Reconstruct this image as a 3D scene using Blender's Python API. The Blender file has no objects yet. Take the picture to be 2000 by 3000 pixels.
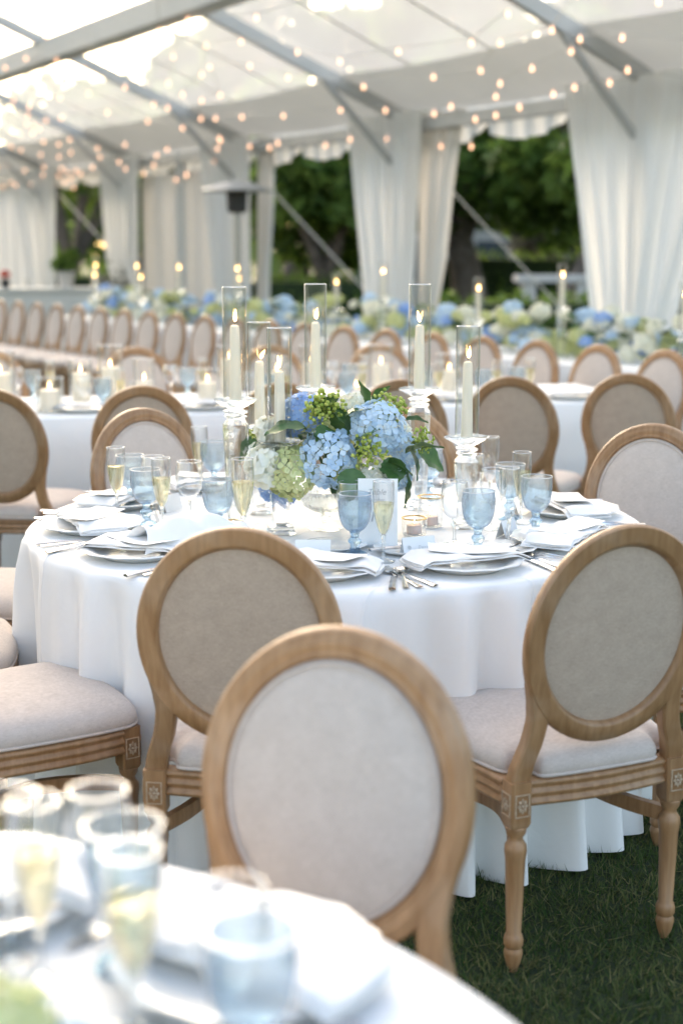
import bpy, math, random
import numpy as np
from mathutils import Vector, Matrix
R = math.radians
pi = math.pi
rnd = random.Random(7)
nrng = np.random.default_rng(5)
sc = bpy.context.scene
col = sc.collection

# ------------------------------------------------------------------ camera
cam_d = bpy.data.cameras.new('camera')
cam = bpy.data.objects.new('camera', cam_d); col.objects.link(cam)
cam.location = (0, 0, 1.53)
cam.rotation_euler = (R(90 - 10.4), 0, 0)
cam_d.sensor_fit = 'HORIZONTAL'; cam_d.sensor_width = 24.0; cam_d.lens = 50.0
cam_d.clip_start = 0.05; cam_d.clip_end = 1500
cam_d.dof.use_dof = True; cam_d.dof.focus_distance = 3.66
cam_d.dof.aperture_fstop = 1.95; cam_d.dof.aperture_blades = 0
sc.camera = cam
# ------------------------------------------------------------------ light
SUN_EL, SUN_AZ = R(26), R(-17)          # azimuth from +Y towards +X
w = bpy.data.worlds.new('World'); sc.world = w; w.use_nodes = True
nt = w.node_tree; nt.nodes.clear()
sky = nt.nodes.new('ShaderNodeTexSky'); sky.sky_type = 'NISHITA'; sky.sun_disc = False
sky.sun_elevation = SUN_EL; sky.sun_rotation = SUN_AZ
sky.air_density = 1.0; sky.dust_density = 3.5; sky.ozone_density = 1.0
bg = nt.nodes.new('ShaderNodeBackground'); bg.inputs['Strength'].default_value = 0.15
wo = nt.nodes.new('ShaderNodeOutputWorld')
nt.links.new(sky.outputs[0], bg.inputs[0]); nt.links.new(bg.outputs[0], wo.inputs[0])
sl = bpy.data.lights.new('sun', 'SUN'); sl.energy = .55; sl.angle = R(24); sl.color = (1, .965, .92)
so = bpy.data.objects.new('sun', sl); col.objects.link(so)
sd = Vector((math.sin(SUN_AZ)*math.cos(SUN_EL), math.cos(SUN_AZ)*math.cos(SUN_EL), math.sin(SUN_EL)))
so.rotation_euler = (-sd).to_track_quat('-Z', 'Y').to_euler(); so.location = (-8, 12, 20)
sc.view_settings.view_transform = 'Standard'; sc.view_settings.look = 'None'
sc.view_settings.exposure = 2.28
sc.view_settings.use_white_balance = True; sc.view_settings.white_balance_temperature = 7550; sc.view_settings.white_balance_tint = 10; sc.view_settings.gamma = 1.0
sc.render.engine = 'CYCLES'
cy = sc.cycles
cy.use_denoising = True; cy.denoiser = 'OPENIMAGEDENOISE'
cy.max_bounces = 12; cy.diffuse_bounces = 4; cy.glossy_bounces = 5; cy.transmission_bounces = 10
cy.transparent_max_bounces = 40; cy.sample_clamp_indirect = 6.0; cy.caustics_reflective = False

# ------------------------------------------------------------------ materials
def new_mat(name):
    m = bpy.data.materials.new(name); m.use_nodes = True
    return m, m.node_tree, m.node_tree.nodes['Principled BSDF']
def N(t, kind, **kw):
    n = t.nodes.new(kind)
    for k, v in kw.items(): setattr(n, k, v)
    return n
def pbr(name, c1, c2=None, scale=20, rough=.6, bump=0, bscale=None, stretch=None, detail=4, metal=0, sss=0, sheen=0, trans=0, spec=None):
    m, t, b = new_mat(name)
    b.inputs['Roughness'].default_value = rough; b.inputs['Metallic'].default_value = metal
    if spec is not None: b.inputs['Specular IOR Level'].default_value = spec
    if sheen: b.inputs['Sheen Weight'].default_value = sheen
    tc = N(t, 'ShaderNodeTexCoord'); mp = N(t, 'ShaderNodeMapping')
    t.links.new(tc.outputs['Object'], mp.inputs[0])
    if stretch: mp.inputs['Scale'].default_value = stretch
    if c2:
        no = N(t, 'ShaderNodeTexNoise'); no.inputs['Scale'].default_value = scale; no.inputs['Detail'].default_value = detail
        t.links.new(mp.outputs[0], no.inputs['Vector'])
        mx = N(t, 'ShaderNodeMix', data_type='RGBA')
        mx.inputs[6].default_value = (*c1, 1); mx.inputs[7].default_value = (*c2, 1)
        rp = N(t, 'ShaderNodeMapRange'); rp.inputs[1].default_value = .3; rp.inputs[2].default_value = .7
        t.links.new(no.outputs[0], rp.inputs[0]); t.links.new(rp.outputs[0], mx.inputs[0])
        t.links.new(mx.outputs[2], b.inputs['Base Color'])
    else:
        b.inputs['Base Color'].default_value = (*c1, 1)
    if bump:
        nb = N(t, 'ShaderNodeTexNoise'); nb.inputs['Scale'].default_value = bscale or scale*4; nb.inputs['Detail'].default_value = 3
        t.links.new(mp.outputs[0], nb.inputs['Vector'])
        bp = N(t, 'ShaderNodeBump'); bp.inputs['Strength'].default_value = bump; bp.inputs['Distance'].default_value = .002
        t.links.new(nb.outputs[0], bp.inputs['Height']); t.links.new(bp.outputs[0], b.inputs['Normal'])
    if sss:
        b.inputs['Subsurface Weight'].default_value = sss; b.inputs['Subsurface Radius'].default_value = (.02, .015, .01)
    if trans:
        out = [n for n in t.nodes if n.type == 'OUTPUT_MATERIAL'][0]
        tr = N(t, 'ShaderNodeBsdfTranslucent'); ms = N(t, 'ShaderNodeMixShader'); ms.inputs[0].default_value = trans
        if c2: t.links.new(mx.outputs[2], tr.inputs[0])
        else: tr.inputs[0].default_value = (*c1, 1)
        t.links.new(b.outputs[0], ms.inputs[1]); t.links.new(tr.outputs[0], ms.inputs[2]); t.links.new(ms.outputs[0], out.inputs[0])
    return m
def thin_glass(name, tint=(.97, .98, .98), edge=(.85, .9, .93), base=.05, power=3.0, gain=.75, rough=.02, haze=0):
    """thin sheet of glass: tinted see-through plus a mirror coat that grows at grazing angles"""
    m, t, b = new_mat(name); t.nodes.remove(b)
    out = [n for n in t.nodes if n.type == 'OUTPUT_MATERIAL'][0]
    lw = N(t, 'ShaderNodeLayerWeight'); lw.inputs[0].default_value = .5
    pw = N(t, 'ShaderNodeMath', operation='POWER'); pw.inputs[1].default_value = power
    ma = N(t, 'ShaderNodeMath', operation='MULTIPLY_ADD'); ma.inputs[1].default_value = gain; ma.inputs[2].default_value = base
    t.links.new(lw.outputs['Facing'], pw.inputs[0]); t.links.new(pw.outputs[0], ma.inputs[0])
    mx = N(t, 'ShaderNodeMix', data_type='RGBA'); mx.inputs[6].default_value = (*tint, 1); mx.inputs[7].default_value = (*edge, 1)
    t.links.new(pw.outputs[0], mx.inputs[0])
    tr = N(t, 'ShaderNodeBsdfTransparent'); t.links.new(mx.outputs[2], tr.inputs[0])
    gl = N(t, 'ShaderNodeBsdfGlossy'); gl.inputs['Roughness'].default_value = rough; gl.inputs[0].default_value = (.95, .97, 1, 1)
    ms = N(t, 'ShaderNodeMixShader'); t.links.new(ma.outputs[0], ms.inputs[0])
    t.links.new(tr.outputs[0], ms.inputs[1]); t.links.new(gl.outputs[0], ms.inputs[2])
    last = ms
    if haze:
        tl = N(t, 'ShaderNodeBsdfTranslucent'); tl.inputs[0].default_value = (.92, .93, .92, 1)
        df = N(t, 'ShaderNodeBsdfDiffuse'); df.inputs[0].default_value = (.85, .86, .86, 1)
        m1 = N(t, 'ShaderNodeMixShader'); m1.inputs[0].default_value = .3
        t.links.new(tl.outputs[0], m1.inputs[1]); t.links.new(df.outputs[0], m1.inputs[2])
        m2 = N(t, 'ShaderNodeMixShader'); m2.inputs[0].default_value = haze
        t.links.new(ms.outputs[0], m2.inputs[1]); t.links.new(m1.outputs[0], m2.inputs[2]); last = m2
    t.links.new(last.outputs[0], out.inputs[0])
    return m
def crystal(name, c=(.97, .985, .99), ior=1.5, mixt=.25, tint=None):
    m, t, b = new_mat(name); t.nodes.remove(b)
    out = [n for n in t.nodes if n.type == 'OUTPUT_MATERIAL'][0]
    g = N(t, 'ShaderNodeBsdfGlass'); g.inputs['Color'].default_value = (*c, 1); g.inputs['IOR'].default_value = ior; g.inputs['Roughness'].default_value = 0
    tr = N(t, 'ShaderNodeBsdfTransparent'); tr.inputs[0].default_value = (*(tint or c), 1)
    ms = N(t, 'ShaderNodeMixShader'); ms.inputs[0].default_value = mixt
    t.links.new(g.outputs[0], ms.inputs[1]); t.links.new(tr.outputs[0], ms.inputs[2]); t.links.new(ms.outputs[0], out.inputs[0])
    return m
def emit(name, c, s, sample=False):
    m, t, b = new_mat(name); b.inputs['Base Color'].default_value = (*c, 1)
    b.inputs['Emission Color'].default_value = (*c, 1); b.inputs['Emission Strength'].default_value = s
    if not sample: m.cycles.emission_sampling = 'NONE'
    return m
def tone_mat(name, ca, cb, rough=.55, trans=.25, spec=.3):
    """colour from each petal's / leaf's own tone value"""
    m, t, b = new_mat(name)
    out = [n for n in t.nodes if n.type == 'OUTPUT_MATERIAL'][0]
    at = N(t, 'ShaderNodeAttribute', attribute_name='tone')
    mx = N(t, 'ShaderNodeMix', data_type='RGBA'); mx.inputs[6].default_value = (*ca, 1); mx.inputs[7].default_value = (*cb, 1)
    t.links.new(at.outputs['Fac'], mx.inputs[0]); t.links.new(mx.outputs[2], b.inputs['Base Color'])
    b.inputs['Roughness'].default_value = rough; b.inputs['Specular IOR Level'].default_value = spec
    tr = N(t, 'ShaderNodeBsdfTranslucent'); t.links.new(mx.outputs[2], tr.inputs[0])
    ms = N(t, 'ShaderNodeMixShader'); ms.inputs[0].default_value = trans
    t.links.new(b.outputs[0], ms.inputs[1]); t.links.new(tr.outputs[0], ms.inputs[2]); t.links.new(ms.outputs[0], out.inputs[0])
    return m
def linen_mat(name, c1, c2):
    m, t, b = new_mat(name); b.inputs['Roughness'].default_value = .9; b.inputs['Specular IOR Level'].default_value = .15
    b.inputs['Sheen Weight'].default_value = .25
    tc = N(t, 'ShaderNodeTexCoord')
    w1 = N(t, 'ShaderNodeTexNoise'); w2 = N(t, 'ShaderNodeTexNoise'); w3 = N(t, 'ShaderNodeTexNoise')
    for n_, s_ in ((w1, (900, 900, 90)), (w2, (90, 90, 900))):
        mp = N(t, 'ShaderNodeMapping'); mp.inputs['Scale'].default_value = s_; t.links.new(tc.outputs['Object'], mp.inputs[0])
        t.links.new(mp.outputs[0], n_.inputs['Vector']); n_.inputs['Scale'].default_value = 1; n_.inputs['Detail'].default_value = 2
    w3.inputs['Scale'].default_value = 35; t.links.new(tc.outputs['Object'], w3.inputs['Vector'])
    ad = N(t, 'ShaderNodeMath', operation='ADD'); t.links.new(w1.outputs[0], ad.inputs[0]); t.links.new(w2.outputs[0], ad.inputs[1])
    a2 = N(t, 'ShaderNodeMath', operation='MULTIPLY_ADD'); a2.inputs[1].default_value = .5; t.links.new(w3.outputs[0], a2.inputs[0]); t.links.new(ad.outputs[0], a2.inputs[2])
    rp = N(t, 'ShaderNodeMapRange'); rp.inputs[1].default_value = .85; rp.inputs[2].default_value = 1.65; t.links.new(a2.outputs[0], rp.inputs[0])
    mx = N(t, 'ShaderNodeMix', data_type='RGBA'); mx.inputs[6].default_value = (*c1, 1); mx.inputs[7].default_value = (*c2, 1)
    t.links.new(rp.outputs[0], mx.inputs[0]); t.links.new(mx.outputs[2], b.inputs['Base Color'])
    bp = N(t, 'ShaderNodeBump'); bp.inputs['Strength'].default_value = .3; bp.inputs['Distance'].default_value = .001
    t.links.new(ad.outputs[0], bp.inputs['Height']); t.links.new(bp.outputs[0], b.inputs['Normal'])
    return m
def wood_mat(name):
    m, t, b = new_mat(name); b.inputs['Roughness'].default_value = .42
    tc = N(t, 'ShaderNodeTexCoord')
    mp = N(t, 'ShaderNodeMapping'); mp.inputs['Scale'].default_value = (70, 70, 6); t.links.new(tc.outputs['Object'], mp.inputs[0])
    g = N(t, 'ShaderNodeTexNoise'); g.inputs['Scale'].default_value = 1; g.inputs['Detail'].default_value = 5; t.links.new(mp.outputs[0], g.inputs['Vector'])
    p = N(t, 'ShaderNodeTexNoise'); p.inputs['Scale'].default_value = 7; p.inputs['Detail'].default_value = 3; t.links.new(tc.outputs['Object'], p.inputs['Vector'])
    rp = N(t, 'ShaderNodeMapRange'); rp.inputs[1].default_value = .3; rp.inputs[2].default_value = .72; t.links.new(g.outputs[0], rp.inputs[0])
    mx = N(t, 'ShaderNodeMix', data_type='RGBA'); mx.inputs[6].default_value = (.26, .132, .058, 1); mx.inputs[7].default_value = (.40, .225, .112, 1)
    t.links.new(rp.outputs[0], mx.inputs[0])
    r2 = N(t, 'ShaderNodeMapRange'); r2.inputs[1].default_value = .55; r2.inputs[2].default_value = .8; r2.inputs[4].default_value = .55; t.links.new(p.outputs[0], r2.inputs[0])
    mw = N(t, 'ShaderNodeMix', data_type='RGBA'); mw.inputs[7].default_value = (.52, .38, .27, 1)
    t.links.new(r2.outputs[0], mw.inputs[0]); t.links.new(mx.outputs[2], mw.inputs[6])
    oi = N(t, 'ShaderNodeObjectInfo'); hv = N(t, 'ShaderNodeHueSaturation'); rv = N(t, 'ShaderNodeMapRange'); rv.inputs[3].default_value = .86; rv.inputs[4].default_value = 1.14
    t.links.new(oi.outputs['Random'], rv.inputs[0]); t.links.new(rv.outputs[0], hv.inputs['Value']); t.links.new(mw.outputs[2], hv.inputs['Color']); t.links.new(hv.outputs[0], b.inputs['Base Color'])
    bp = N(t, 'ShaderNodeBump'); bp.inputs['Strength'].default_value = .15; bp.inputs['Distance'].default_value = .001
    t.links.new(g.outputs[0], bp.inputs['Height']); t.links.new(bp.outputs[0], b.inputs['Normal'])
    return m
M = {}
M['wood'] = wood_mat('oak')
M['whitewash'] = pbr('whitewashed_oak', (.40, .27, .165), (.54, .42, .31), 120, .7)
M['linen'] = linen_mat('greige_linen', (.45, .378, .33), (.63, .545, .49))
M['flax'] = linen_mat('flax_backing', (.385, .29, .22), (.54, .425, .34))
def cloth_mat():
    m, t, b = new_mat('white_tablecloth'); b.inputs['Base Color'].default_value = (.81, .81, .80, 1); b.inputs['Roughness'].default_value = .75; b.inputs['Sheen Weight'].default_value = .2
    tc = N(t, 'ShaderNodeTexCoord'); sp = N(t, 'ShaderNodeSeparateXYZ'); t.links.new(tc.outputs['Object'], sp.inputs[0])
    last = None
    for ax, off in ((0, .0), (1, .0), (0, .46), (1, -.46), (0, -.46), (1, .46)):
        a = N(t, 'ShaderNodeMath', operation='SUBTRACT'); t.links.new(sp.outputs[ax], a.inputs[0]); a.inputs[1].default_value = off
        c = N(t, 'ShaderNodeMath', operation='ABSOLUTE'); t.links.new(a.outputs[0], c.inputs[0])
        r = N(t, 'ShaderNodeMapRange'); r.inputs[2].default_value = .007; r.inputs[3].default_value = 1; r.inputs[4].default_value = 0; t.links.new(c.outputs[0], r.inputs[0])
        if last is None: last = r
        else:
            mx = N(t, 'ShaderNodeMath', operation='MAXIMUM'); t.links.new(last.outputs[0], mx.inputs[0]); t.links.new(r.outputs[0], mx.inputs[1]); last = mx
    wr = N(t, 'ShaderNodeTexNoise'); wr.inputs['Scale'].default_value = 6; wr.inputs['Detail'].default_value = 4; wr.inputs['Distortion'].default_value = .8; t.links.new(tc.outputs['Object'], wr.inputs['Vector'])
    ad = N(t, 'ShaderNodeMath', operation='MULTIPLY_ADD'); ad.inputs[1].default_value = 2.2; t.links.new(wr.outputs[0], ad.inputs[0]); t.links.new(last.outputs[0], ad.inputs[2])
    b1 = N(t, 'ShaderNodeBump'); b1.inputs['Strength'].default_value = .55; b1.inputs['Distance'].default_value = .004; t.links.new(ad.outputs[0], b1.inputs['Height'])
    wv = N(t, 'ShaderNodeTexNoise'); wv.inputs['Scale'].default_value = 700; t.links.new(tc.outputs['Object'], wv.inputs['Vector'])
    b2 = N(t, 'ShaderNodeBump'); b2.inputs['Strength'].default_value = .15; b2.inputs['Distance'].default_value = .001; t.links.new(wv.outputs[0], b2.inputs['Height']); t.links.new(b1.outputs[0], b2.inputs['Normal'])
    t.links.new(b2.outputs[0], b.inputs['Normal']); return m
M['cloth'] = cloth_mat()
M['napkin'] = pbr('white_napkin', (.83, .81, .79), (.86, .84, .82), 15, .85, .25, 400)
M['paper'] = pbr('card_paper', (.86, .86, .85), None, rough=.6, bump=.05, bscale=300)
M['ink'] = pbr('grey_ink', (.46, .47, .48), rough=.8)
M['ceramic'] = pbr('white_ceramic', (.84, .83, .80), None, rough=.15)
M['steel'] = pbr('flatware_steel', (.62, .61, .60), None, rough=.16, metal=1)
M['alu'] = pbr('tent_aluminium', (.42, .44, .44), (.50, .51, .51), 3, .45, metal=.3)
M['strap'] = pbr('guy_strap', (.55, .50, .42), None, rough=.8)
M['gold'] = pbr('gold_rim', (.85, .55, .22), None, rough=.2, metal=1)
M['wax'] = pbr('ivory_wax', (.92, .89, .80), None, rough=.45, trans=.42)
M['pinkwax'] = pbr('blush_wax', (.86, .70, .63), None, rough=.5, trans=.2)
M['wick'] = pbr('wick', (.03, .025, .02), rough=.9)
M['flame'] = emit('flame', (1, .60, .25), 5.5)
M['bulb'] = emit('bulb_glow', (1, .58, .40), .66)
M['cable'] = pbr('clear_cable', (.55, .55, .52), rough=.5)
M['glass'] = thin_glass('thin_clear_glass', (.985, .99, .99), (.66, .68, .68), .08, 1.6, .75, .02)
M['rim'] = thin_glass('glass_rim_highlight', (.97, .97, .98), (1, 1, 1), .45, 1.5, .4, .15, haze=.3)  # white haze puts the bright rim highlight into the glass colour
M['blue'] = thin_glass('blue_pressed_glass', (.60, .735, .835), (.22, .36, .54), .05, 1.6, .5, .08, haze=.14)
M['bluesolid'] = crystal('blue_solid_glass', (.74, .85, .93), 1.45, .3)
M['crystal'] = crystal('crystal')
M['wallglass'] = crystal('solid_wall_glass', (.99, .995, .995), 1.45, .5)
M['champ'] = crystal('champagne', (.97, .92, .76), 1.33, .45, (.97, .93, .78))
M['water'] = crystal('water', (.98, .99, .99), 1.33, .8)
M['roof'] = thin_glass('clear_vinyl_roof', (.93, .94, .94), (.8, .82, .83), .06, 4, .6, .12, haze=.38)
M['vinyl'] = pbr('white_vinyl', (.64, .655, .64), (.69, .70, .68), 2, .5, trans=.14)
M['drape'] = pbr('white_drape', (.82, .82, .80), None, rough=.8, bump=.1, bscale=200, trans=.4)
M['sidewall'] = pbr('ivory_sidewall', (.70, .66, .60), (.76, .72, .67), 1.5, .6, trans=.25)
M['darkmetal'] = pbr('heater_metal', (.30, .31, .30), None, rough=.35, metal=.9)
M['black'] = pbr('black_paint', (.03, .03, .03), rough=.6)
M['bark'] = pbr('bark', (.09, .07, .055), (.17, .14, .115), 9, .9, .8, 20)
M['leaf'] = tone_mat('shrub_leaf', (.05, .11, .024), (.24, .35, .07), .5, .5)
M['leaf_olive'] = tone_mat('olive_leaf', (.12, .13, .09), (.32, .31, .27), .6, .4)
M['leaf_sunlit'] = tone_mat('sunlight_gold_leaf', (.10, .12, .03), (.32, .26, .09))  # gold is sunlight through the foliage, put into the leaf colour
M['posy_leaf'] = tone_mat('posy_leaf', (.028, .085, .026), (.095, .20, .06), .42, .12, .4)
M['hyd_blue'] = tone_mat('blue_petal', (.34, .56, .82), (.78, .88, .92), .6, .25)
M['hyd_deep'] = tone_mat('deep_blue_petal', (.20, .38, .74), (.46, .63, .88), .6, .25)
M['hyd_green'] = tone_mat('lime_petal', (.50, .56, .20), (.82, .82, .50), .6, .25)
M['hyd_white'] = tone_mat('cream_petal', (.80, .79, .62), (.90, .90, .83), .6, .25)
M['vib'] = tone_mat('viburnum_bud', (.26, .36, .05), (.58, .62, .16), .6, .15)
M['red'] = pbr('red_petal', (.45, .05, .03), rough=.6)
M['lawn'] = pbr('lawn_soil', (.014, .028, .009), (.034, .048, .016), 14, .95, .6, 60, detail=8)
M['blade'] = tone_mat('grass_blade', (.03, .075, .015), (.26, .23, .10), .75, .2, .2)
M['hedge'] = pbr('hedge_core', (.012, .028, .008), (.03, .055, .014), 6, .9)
M['stone'] = pbr('pale_stone', (.48, .46, .43), (.58, .55, .52), 3, .85)
M['slate'] = pbr('roof_slate', (.16, .16, .17), (.22, .22, .23), 4, .8)
M['pane'] = pbr('window_pane', (.08, .10, .12), rough=.08)

# ------------------------------------------------------------------ mesh helpers
class MB:
    def __init__(s): s.v = []; s.f = []; s.tone = []
    def add(s, v, f, tone=None):
        o = len(s.v); s.v.extend([tuple(p) for p in v]); s.f.extend([tuple(i + o for i in q) for q in f])
        if tone is not None: s.tone.extend(list(tone) if hasattr(tone, '__len__') else [tone]*len(v))
        return s
    def box(s, c, d, rz=0, ch=0):
        x, y, z = d[0]/2, d[1]/2, d[2]/2
        v = []
        for zz in (-z, z):
            for a, b in ((-x, -y), (x, -y), (x, y), (-x, y)):
                v.append((c[0] + a*math.cos(rz) - b*math.sin(rz), c[1] + a*math.sin(rz) + b*math.cos(rz), c[2] + zz))
        return s.add(v, [(3, 2, 1, 0), (4, 5, 6, 7), (0, 1, 5, 4), (1, 2, 6, 5), (2, 3, 7, 6), (3, 0, 4, 7)])
    def lathe(s, prof, n=24, c=(0, 0, 0), fn=None, cap=True, ry=None, rot=0):
        v = []; f = []; m = len(prof)
        for i, (r, z) in enumerate(prof):
            for k in range(n):
                a = 2*pi*k/n + rot
                rr = r*(fn(a, z, r) if fn else 1)
                v.append((c[0] + rr*math.cos(a), c[1] + rr*math.sin(a), c[2] + z))
        for i in range(m - 1):
            for k in range(n):
                k2 = (k + 1) % n
                f.append((i*n + k, i*n + k2, (i + 1)*n + k2, (i + 1)*n + k))
        if cap:
            if prof[0][0] > 1e-5: f.append(tuple(range(n))[::-1])
            if prof[-1][0] > 1e-5: f.append(tuple((m - 1)*n + k for k in range(n)))
        return s.add(v, f)
    def sweep(s, path, prof, closed_path=False, up=(0, 0, 1), cap=True):
        """prof: list of (side, up) or function(t) -> list; path: list of points"""
        n = len(path); P = [Vector(p) for p in path]; v = []; f = []; up = Vector(up)
        m = None
        for i in range(n):
            a = P[(i - 1) % n] if (closed_path or i > 0) else P[i]
            b = P[(i + 1) % n] if (closed_path or i < n - 1) else P[i]
            t = (b - a).normalized()
            side = t.cross(up)
            if side.length < 1e-4: side = t.cross(Vector((0, 1, 0)))
            side.normalize(); u2 = side.cross(t).normalized()
            pr = prof(i/(n - 1)) if callable(prof) else prof
            m = len(pr)
            for (p, q) in pr: v.append(P[i] + side*p + u2*q)
        rng = n if closed_path else n - 1
        for i in range(rng):
            j = (i + 1) % n
            for k in range(m):
                k2 = (k + 1) % m
                f.append((i*m + k, i*m + k2, j*m + k2, j*m + k))
        if cap and not closed_path:
            f.append(tuple(range(m))[::-1]); f.append(tuple((n - 1)*m + k for k in range(m)))
        return s.add(v, f)
    def tube(s, path, r, n=8, **k):
        if callable(r): return s.sweep(path, lambda t: [(r(t)*math.cos(2*pi*i/n), r(t)*math.sin(2*pi*i/n)) for i in range(n)], **k)
        return s.sweep(path, [(r*math.cos(2*pi*i/n), r*math.sin(2*pi*i/n)) for i in range(n)], **k)
    def mesh(s, name, mat, smooth=True, angle=38):
        me = bpy.data.meshes.new(name); me.from_pydata(s.v, [], s.f); me.update()
        if mat is not None: me.materials.append(M[mat] if isinstance(mat, str) else mat)
        if s.tone and len(s.tone) == len(s.v):
            at = me.attributes.new('tone', 'FLOAT', 'POINT'); at.data.foreach_set('value', np.array(s.tone, dtype=np.float32))
        if smooth:
            me.shade_smooth(); me.set_sharp_from_angle(angle=R(angle))
        return me
def spline(pts, n, closed=False):
    pts = [Vector(p) for p in pts]; out = []; L = len(pts)
    segs = L if closed else L - 1
    for i in range(segs):
        g = lambda j: pts[j % L] if closed else pts[max(0, min(L - 1, j))]
        p0, p1, p2, p3 = g(i - 1), g(i), g(i + 1), g(i + 2)
        for k in range(n):
            t = k/n
            out.append(.5*((2*p1) + (p2 - p0)*t + (2*p0 - 5*p1 + 4*p2 - p3)*t*t + (3*p1 - p0 - 3*p2 + p3)*t**3))
    if not closed: out.append(pts[-1])
    return out
def props(o, label=None, cat=None, group=None, kind=None):
    if label: o['label'] = label
    if cat: o['category'] = cat
    if group: o['group'] = group
    if kind: o['kind'] = kind
    return o
def obj(name, me, parent=None, mat4=None):
    o = bpy.data.objects.new(name, me); col.objects.link(o)
    if parent: o.parent = parent
    if mat4 is not None: o.matrix_local = mat4
    return o
def T(x=0, y=0, z=0, rz=0, rx=0, ry=0, s=1):
    S = Matrix.Diagonal((s, s, s, 1)) if not hasattr(s, '__len__') else Matrix.Diagonal((*s, 1))
    return Matrix.Translation((x, y, z)) @ Matrix.Rotation(rz, 4, 'Z') @ Matrix.Rotation(ry, 4, 'Y') @ Matrix.Rotation(rx, 4, 'X') @ S
def spawn(name, parts, mat4, label, cat, group=None):
    """parts: list of (name, mesh[, local matrix[, subparts]]); a single part becomes the thing itself"""
    if len(parts) == 1:
        o = obj(name, parts[0][1], None, mat4)
    else:
        o = obj(name, None, None, mat4); o.empty_display_size = .05
        for p in parts:
            c = obj(p[0], p[1], o, p[2] if len(p) > 2 and p[2] is not None else None)
            for q in (p[3] if len(p) > 3 else []):
                obj(q[0], q[1], c, q[2] if len(q) > 2 else None)
    return props(o, label, cat, group)
def face_z(dx, dy): return math.atan2(-dx, dy)     # rotation that turns local +Y to (dx, dy)

# ================================================================== SETTING
# ---- ground
b = MB(); b.add([(-300, -60, 0), (300, -60, 0), (300, 500, 0), (-300, 500, 0)], [(0, 1, 2, 3)])
props(obj('lawn', b.mesh('lawn', 'lawn', False)), 'dark green lawn under the tent', 'lawn', kind='structure')
# short grass blades near the chairs
def blades(n, x0, x1, y0, y1):
    px = nrng.uniform(x0, x1, n); py = nrng.uniform(y0, y1, n); a = nrng.uniform(0, 2*pi, n)
    h = nrng.uniform(.008, .03, n)*nrng.choice([.7, 1, 1.5], n, p=[.4, .45, .15]); wd = nrng.uniform(.0012, .0026, n); lx = nrng.normal(0, .014, n); ly = nrng.normal(0, .014, n)
    dry = nrng.random(n) < .035; lx[dry] *= 2.2; ly[dry] *= 2.2; h[dry] = nrng.uniform(.012, .026, dry.sum())
    ca, sa = np.cos(a)*wd, np.sin(a)*wd
    v = np.zeros((n*3, 3)); v[0::3] = np.c_[px - ca, py - sa, np.zeros(n)]; v[1::3] = np.c_[px + ca, py + sa, np.zeros(n)]
    v[2::3] = np.c_[px + lx, py + ly, h]
    patch = .5 + .5*np.sin(px*9 + 2*np.sin(py*7))*np.sin(py*8 + 1.7*np.sin(px*6))
    tone = np.clip(nrng.beta(1.2, 3.5, n)*(.5 + patch*.9), 0, 1).astype(np.float32); tone[dry] = nrng.uniform(.6, 1, dry.sum())
    me = bpy.data.meshes.new('grass'); me.vertices.add(n*3); me.vertices.foreach_set('co', v.ravel())
    me.loops.add(n*3); me.loops.foreach_set('vertex_index', np.arange(n*3)); me.polygons.add(n)
    me.polygons.foreach_set('loop_start', np.arange(0, n*3, 3)); me.polygons.foreach_set('loop_total', np.full(n, 3)); me.update()
    at = me.attributes.new('tone', 'FLOAT', 'POINT'); at.data.foreach_set('value', np.repeat(tone, 3)); me.materials.append(M['blade'])
    return me
props(obj('grass', blades(190000, -1.6, 1.7, 2.0, 5.4)), 'short mown grass with dry clippings around the table', 'grass', kind='stuff')

# ---- tent frame of reference: far side wall
P0 = Vector((2.57, 12.25, 0)); DW = Vector((-.505, .863, 0)); NW = Vector((.863, .505, 0))
EAVE, SL, BAY = 2.98, .40, 3.8
def W(k, t, z): p = P0 + DW*k - NW*t; return Vector((p.x, p.y, z))
def WR(k, t, dz=0): return W(k, t, EAVE + SL*min(t, 12 - t) + dz)
tent = obj('marquee_tent', None); props(tent, 'white framed marquee tent with clear vinyl roof panels', 'tent')
KS = [-BAY*2, -BAY, 0, BAY, BAY*2, BAY*3, BAY*4, BAY*5, BAY*6]
def beam(a, c, wd, h):
    m = MB(); m.sweep([a, c], [(-wd/2, -h/2), (wd/2, -h/2), (wd/2, h/2), (-wd/2, h/2)]); return m
for k in KS:
    obj('column', beam(W(k, 0, -.05), W(k, 0, EAVE), .11, .11).mesh('column', 'alu'), tent)
    obj('rafter', beam(WR(k, -.02, -.06), WR(k, 6.0, -.06), .075, .13).mesh('rafter', 'alu'), tent)
    obj('rafter', beam(WR(k, 6.0, -.06), WR(k, 12, -.06), .075, .13).mesh('rafter', 'alu'), tent)
    obj('brace', beam(WR(k, .95, -.12), W(k, .05, EAVE - .62), .05, .05).mesh('brace', 'alu'), tent)
    obj('rear_column', beam(W(k, 12, -.05), W(k, 12, EAVE), .11, .11).mesh('column', 'alu'), tent)
for t_, wd in ((.0, .14), (2.55, .26), (4.3, .12), (6.0, .2), (9, .12), (12, .14)):
    obj('purlin', beam(WR(KS[0], t_, -.16), WR(KS[-1], t_, -.16), wd, .12 if wd < .25 else .24).mesh('purlin', 'alu' if wd < .25 else 'vinyl'), tent)
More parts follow.
